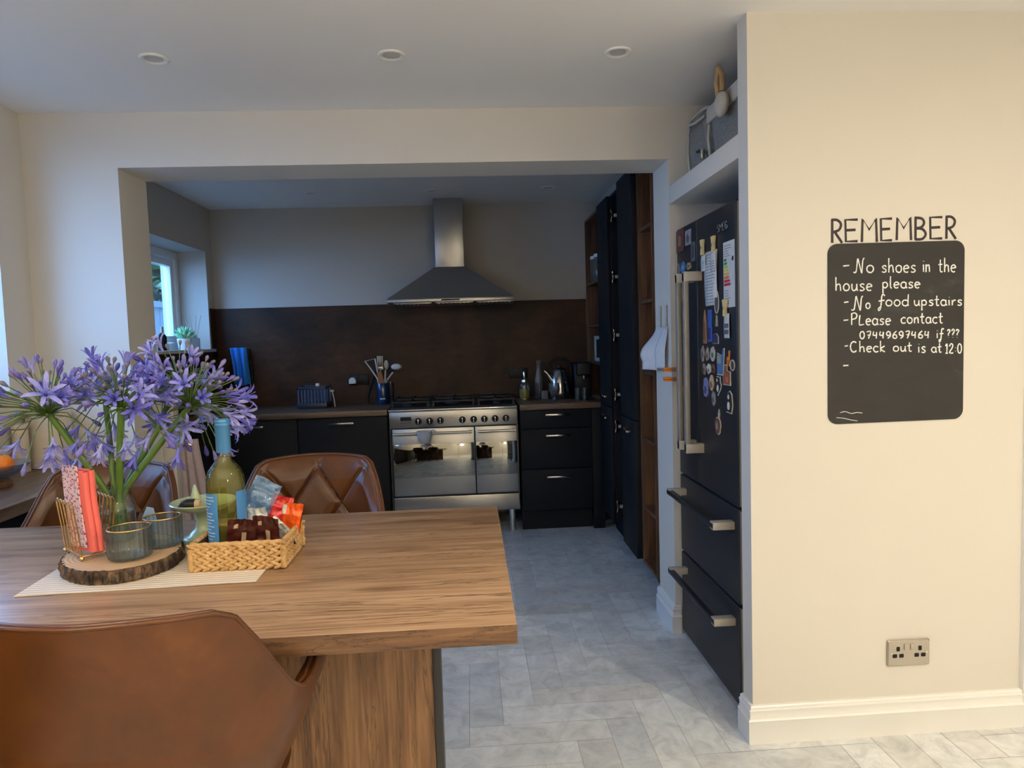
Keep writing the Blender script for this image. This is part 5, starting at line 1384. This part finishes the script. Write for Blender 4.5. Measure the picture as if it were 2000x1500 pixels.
# sachets in the basket
def sachet(name, label, cat, m, c, w, h, th, rx, rz, ry=0, seed=1, extra=None, crimp=.012):
    t = thing(name, label, cat, c, 0, 'snacks and sachets in the basket')
    Rm = Matrix.Rotation(rz, 3, 'Z') @ Matrix.Rotation(rx, 3, 'X') @ Matrix.Rotation(ry, 3, 'Y')
    def f(side):
        def g(u, v):
            x = (u - .5) * w; z = (v - .5) * h
            e = max(0, min(1, min(v, 1 - v) * h / crimp - 1)) ; e = sstep(e / 1.5); eu = sstep(min(u, 1 - u) * 6)
            y = side * (th / 2 * e * (.35 + .65 * eu) + .0005)
            n_ = noise.noise(Vector((x * 60 + seed * 7, z * 60, seed))) * .0032 + noise.noise(Vector((x * 150, z * 150 + seed, 3))) * .0012
            if e == 0: y += .0012 * math.sin(x * 500)
            return Rm @ Vector((x, y + n_, z + .002 * math.sin(x * 90 + seed)))
        return g
    mb = MB(); mb.grid(f(-1), 26, 30); mb.grid(f(1), 26, 30)
    o = mb.build('wrapper', m, t, 60, True)
    if extra:
        for nm, mm, u0, u1, v0, v1 in extra:
            g = f(-1)
            MB().grid(lambda u, v: Vector(g(u0 + (u1 - u0) * u, v0 + (v1 - v0) * v)) + Rm @ Vector((0, -.0009, 0)), 8, 8).build(nm, mm, t, 60, True)
    return t
def foil(name, c, r=.3): return mat(name, s2l(*c), r, .15, var=.1, scale=50, spec=.6)
M_brown = foil('brown_foil', (62, 24, 20)); M_redf = foil('red_foil', (180, 28, 30)); M_orf = foil('orange_foil', (235, 92, 24)); M_whf = foil('white_foil', (222, 220, 214)); M_tan = foil('tan_print', (188, 160, 132), .5)
M_brown2 = foil('brown_print', (112, 78, 66), .5)
M_clear = thin_glass('clear_blue_wrapper', (.72, .86, 1, 1), .08, 2.2, .28, s2l(120, 176, 230))
ex = [('printed_band', M_tan, .52, .68, .10, .66), ('printed_band', M_brown2, .16, .44, .08, .40), ('printed_spot', M_tan, .22, .36, .76, .86)]
sachet('coffee_sachet', 'dark brown sachet with tan band in the basket, left of two', 'sachet', M_brown, (-.484, 1.450, .978), .056, .084, .005, R(14), R(6), R(10), 1, ex)
sachet('coffee_sachet', 'dark brown sachet with tan band in the basket, right of two', 'sachet', M_brown, (-.434, 1.454, .980), .054, .084, .005, R(14), R(-8), R(6), 2, ex)
sachet('clear_wrapper', 'crumpled clear blue wrapper behind the wine bottle in the basket', 'wrapper', M_clear, (-.462, 1.53, 1.045), .060, .075, .020, R(-10), R(15), R(28), 3)
sachet('snack_packet', 'white and red packet in the middle of the basket', 'packet', M_whf, (-.462, 1.505, 1.000), .042, .055, .022, R(6), R(-10), R(-8), 4, [('red_band', M_redf, .02, .98, .06, .30), ('flap', M_whf, .05, .7, .93, 1.0)])
sachet('snack_packet', 'red packet behind the white one in the basket', 'packet', M_redf, (-.430, 1.535, 1.005), .046, .080, .016, R(-6), R(5), R(20), 5)
sachet('snack_packet', 'bright orange packet at the right end of the basket', 'packet', M_orf, (-.402, 1.530, .990), .046, .078, .018, R(2), R(-12), R(12), 6, [('white_corner', M_whf, .03, .22, .70, .95)])
sachet('sugar_sachet', 'white sachet with dark end leaning at the right of the basket', 'sachet', M_whf, (-.408, 1.482, .967), .040, .056, .008, R(22), R(-16), R(-24), 7, [('dark_end', M_black, .3, .98, .03, .14)])
sachet('sugar_sachet', 'plain white sachet under the orange packet in the basket', 'sachet', M_whf, (-.424, 1.503, .980), .034, .050, .008, R(10), R(10), R(-40), 8)
t = thing('foil_sweet', 'small round silver foil sweet between the brown sachets', 'sweet', (-.4585, 1.437, .967), 0, 'snacks and sachets in the basket')
MB().sphere((0, 0, 0), .008, n=16).build('foil', M_chrome, t, 60, True)
sachet('snack_packet', 'flat red packet lying on the basket floor beneath the others', 'packet', M_redf, (-.44, 1.50, .938), .09, .06, .012, R(84), R(5), 0, 9)

# cake stand
t = thing('cake_stand', 'pale green ceramic stand with wide plate behind the basket', 'cake stand', (-.622, 1.624, Z))
MB().lathe([(0, .0), (.046, 0), (.050, .004), (.049, .018), (.044, .022), (.034, .026), (.022, .040), (.017, .058), (.020, .074), (.030, .080), (0, .080)], (0, 0, .0004), 40).build('foot', M_greenceramic, t, 50, True)
MB().lathe([(0, .078), (.028, .079), (.050, .084), (.066, .093), (.072, .100), (.070, .102), (.062, .097), (.046, .090), (0, .088)], (0, 0, .0004), 48).build('plate', M_greenceramic, t, 50, True)
MB().lathe([(.016, .087), (.012, .104), (.006, .125), (.002, .136), (0, .137)], (-.022, .012, .0004), 20).build('finial', M_greenceramic, t, 50, True)
t = thing('bottle_stopper', 'black stopper with pale end lying on the green stand', 'stopper', (-.632, 1.580, 1.022))
MB().tube([(-.030, 0, -.006), (-.018, 0, .0), (-.008, 0, .002), (.010, 0, .002)], [.002, .010, .012, .012], 14).build('grip', M_black, t, 50, True)
MB().tube([(.0105, 0, .002), (.014, 0, .002), (.020, 0, .002)], [.012, .012, .008], 14).build('cap', mat('cork', s2l(206, 180, 146), .7), t, 50, True)
# folded card behind the vase
M_card = mat('blue_white_card', s2l(170, 200, 246), .6, var=.15, scale=40)
mb = MB().prism([(-.012, 0), (.012, 0), (.014, .030), (.008, .058), (-.006, .062), (-.016, .04)], (-.752, 1.645, Z + .027), (.97, .2, 0), (0, 0, 1), (.2, -.97, 0), .002, .0005)
solo(mb, 'folded_card', M_card, 'small pale blue card standing behind the glass vase', 'card', None, 30, (-.752, 1.645, Z))

# ------------------------------------------------------------------ agapanthus in a glass jar
VX, VY = -.793, 1.580
t = thing('glass_vase', 'clear screw-top glass jar used as a vase on the log slice', 'vase', (VX, VY, ZS))
MB().lathe([(0, .003), (.030, .002), (.035, .006), (.0365, .020), (.0365, .072), (.033, .084), (.029, .090), (.0305, .094), (.0285, .098), (.0305, .102), (.0285, .106), (.0300, .110), (.0300, .116), (.0275, .116)], (0, 0, 0), 44).build('jar_glass', M_glass, t, 60, True)
MB().lathe([(0, .0055), (.031, .0055), (.034, .012), (.034, .066), (0, .066)], (0, 0, 0), 36).build('water', thin_glass('water', (.90, .94, .92, 1), .0, .8), t, 60, True)
def petal_strip(mb, prof, w, az, tw=0.0):
    rows = []
    for (r, z), k in zip(prof, w):
        row = []
        for q in (-1, -.5, 0, .5, 1):
            a = az + q * k / max(r, .0035) * .5; rr = r - .0010 * abs(q)
            a = max(az - .62, min(az + .62, a))
            row.append(mb.b.verts.new((rr * math.cos(a), rr * math.sin(a), z)))
        rows.append(row)
    for A, B in zip(rows, rows[1:]):
        for j in range(4): mb.b.faces.new((A[j], A[j + 1], B[j + 1], B[j]))
def petal_mat(name, a, b, c):
    m = NT(name); P = m.p; P.inputs['Roughness'].default_value = .55
    P.inputs['Subsurface Weight'].default_value = 0.0
    v = m.coords((1, 1, 1)); f = m.noise(v, 120, 3, .6); tc = m.n('ShaderNodeTexCoord'); oi = m.n('ShaderNodeObjectInfo')
    base = m.ramp(oi.outputs['Random'], [(0, a), (.5, b), (1, c)])
    sh = m.ramp(f, [(.35, (.78, .76, .84, 1)), (.65, (1.08, 1.08, 1.06, 1))])
    m.l(m.mix(1.0, base, sh, 'MULTIPLY'), P.inputs['Base Color']); return m.m
M_petal = petal_mat('violet_blue_petal', s2l(96, 94, 196), s2l(132, 136, 224), s2l(172, 174, 236))
M_bud = petal_mat('violet_bud', s2l(78, 64, 144), s2l(112, 104, 188), s2l(132, 126, 172))
M_budtip = mat('grey_green_bud', s2l(120, 112, 130), .6, var=.2)
M_stem = mat('green_flower_stem', s2l(84, 114, 40), .45, var=.12, scale=30)
M_ped = mat('green_pedicel', s2l(72, 98, 34), .55, var=.15, scale=40)
def floret_mesh(seed, openness):
    rn = random.Random(seed); mb = MB()
    L = .046
    for k in range(6):
        az = k * PI / 3 + rn.uniform(-.12, .12); o = openness * rn.uniform(.75, 1.2)
        prof = [(.0022, 0), (.0034, L * .25), (.0055 + .003 * o, L * .48), (.010 + .010 * o, L * .74), (.014 + .020 * o, L * (.95 - .10 * o)), (.015 + .027 * o, L * (1.02 - .22 * o))]
        petal_strip(mb, prof, [.0030, .0046, .0070, .0096, .0076, .0012], az)
    for k in range(4):
        a = rn.uniform(0, 6.28); mb.tube([(0, 0, L * .3), (.004 * math.cos(a), .004 * math.sin(a), L * .7), (.009 * math.cos(a), .009 * math.sin(a), L * .98)], [.0006, .0005, .0011], 5)
    o = mb.build('floret', M_petal, None, 60, True, False); me = o.data; bpy.data.objects.remove(o); return me
def bud_mesh(l, r, m):
    mb = MB().lathe([(0, 0), (r * .4, l * .06), (r * .55, l * .25), (r * .95, l * .55), (r, l * .72), (r * .6, l * .92), (0, l)], (0, 0, 0), 10, lambda a: .08 * math.cos(a * 2 * PI * 3))
    o = mb.build('bud', m, None, 60, True); me = o.data; bpy.data.objects.remove(o); return me
FL = [floret_mesh(i, op) for i, op in enumerate((.25, .5, .75, .95))]
BUD = [bud_mesh(.036, .0062, M_bud), bud_mesh(.028, .0052, M_bud), bud_mesh(.018, .0046, M_budtip)]
def umbel(head, foot, sr, n, rad, seed, lab, budfrac=.45, droop=1.0, mid=None):
    rn = random.Random(seed); head = Vector(head); foot = Vector(foot)
    t = thing('agapanthus_stem', lab, 'flower', foot, 0, 'agapanthus stems in the jar')
    mouth = Vector((VX, VY, ZS + .106)) + (Vector((head.x - VX, head.y - VY, 0)).normalized() * .016)
    if mid: mouth = Vector(mid)
    c1 = foot.lerp(mouth, 1.0)
    pts = [foot, foot.lerp(mouth, .5), mouth, mouth.lerp(head, .5) + Vector((0, 0, .004)), head]
    P = smooth_pts([tuple(p) for p in pts], 5)
    k = len(P); MB().tube(P, [sr * (1.0 + .12 * (1 - i / k)) for i in range(k)], 14).build('stem', M_stem, t, 60)
    ax = (head - mouth).normalized(); ax = (ax + Vector((0, 0, .8))).normalized()
    M0 = ax.to_track_quat('Z', 'Y').to_matrix()
    ped = MB(); ga = PI * (3 - math.sqrt(5))
    ped.sphere(head, sr * 1.25, (1, 1, .8), 12)
    for i in range(n):
        f_ = (i + .5) / n
        cz = 1 - f_ * 1.12 if f_ < .86 else rn.uniform(-.75, -.1)       # a dome, and a few drooping below it
        a = i * ga + rn.uniform(-.25, .25); sn = math.sqrt(max(0, 1 - cz * cz))
        d = M0 @ Vector((sn * math.cos(a), sn * math.sin(a), cz)); L = rad * rn.uniform(.86, 1.12)
        low = f_ >= .86
        down = (.6 if low else max(0, .15 - d.z)) * droop
        p1 = head + d * L * .55 + Vector((0, 0, .006)); p2 = head + d * L - Vector((0, 0, 1)) * (.035 * down)
        ped.tube([head, head.lerp(p1, .6) + Vector((0, 0, .002)), p1, p2], [.0014, .0011, .0010, .0012], 5, False)
        dd = (p2 - p1).normalized(); dd = (dd + Vector((0, 0, -.30 * down + .12))).normalized()
        q = dd.to_track_quat('Z', 'Y').to_matrix().to_4x4() @ Matrix.Rotation(rn.uniform(0, 6.28), 4, 'Z')
        top = f_ < budfrac
        isb = rn.random() < (.86 if top else .30)
        if isb: me = BUD[rn.choice((1, 2, 2) if top else (0, 0, 1))]; nm = 'bud'
        else: me = FL[rn.choice((0, 0, 1, 1, 2, 3))]; nm = 'floret'
        o = bpy.data.objects.new(nm, me); col.objects.link(o); o.parent = t
        s = rn.uniform(.80, 1.05)
        o.matrix_local = Matrix.Translation(p2 - foot) @ q @ Matrix.Diagonal((s, s, s, 1))
    ped.build('pedicels', M_ped, t, 60)
    return t
fz = ZS + .0075
umbel((-.900, 1.540, 1.240), (VX + .016, VY - .006, fz), .0066, 78, .098, 21, 'agapanthus with big violet head leaning far left out of the jar', .45, 1.2)
umbel((-.752, 1.545, 1.248), (VX - .010, VY - .014, fz), .0070, 68, .088, 22, 'agapanthus standing straight in the middle of the jar', .5)
umbel((-.634, 1.612, 1.240), (VX - .020, VY + .004, fz), .0068, 80, .096, 23, 'agapanthus with violet head leaning right, above the wine bottle', .4, 1.1)
umbel((-.840, 1.655, 1.262), (VX + .012, VY + .014, fz), .0060, 30, .078, 24, 'agapanthus at the back between the left and middle heads', .75, .4)
umbel((-.680, 1.675, 1.290), (VX - .016, VY - .010, fz), .0058, 32, .080, 25, 'tall agapanthus at the back right of the middle head', .6, .4)
umbel((-.706, 1.630, 1.205), (VX + .000, VY + .018, fz), .0062, 16, .060, 26, 'short agapanthus with fading head between middle and right ones', .3)
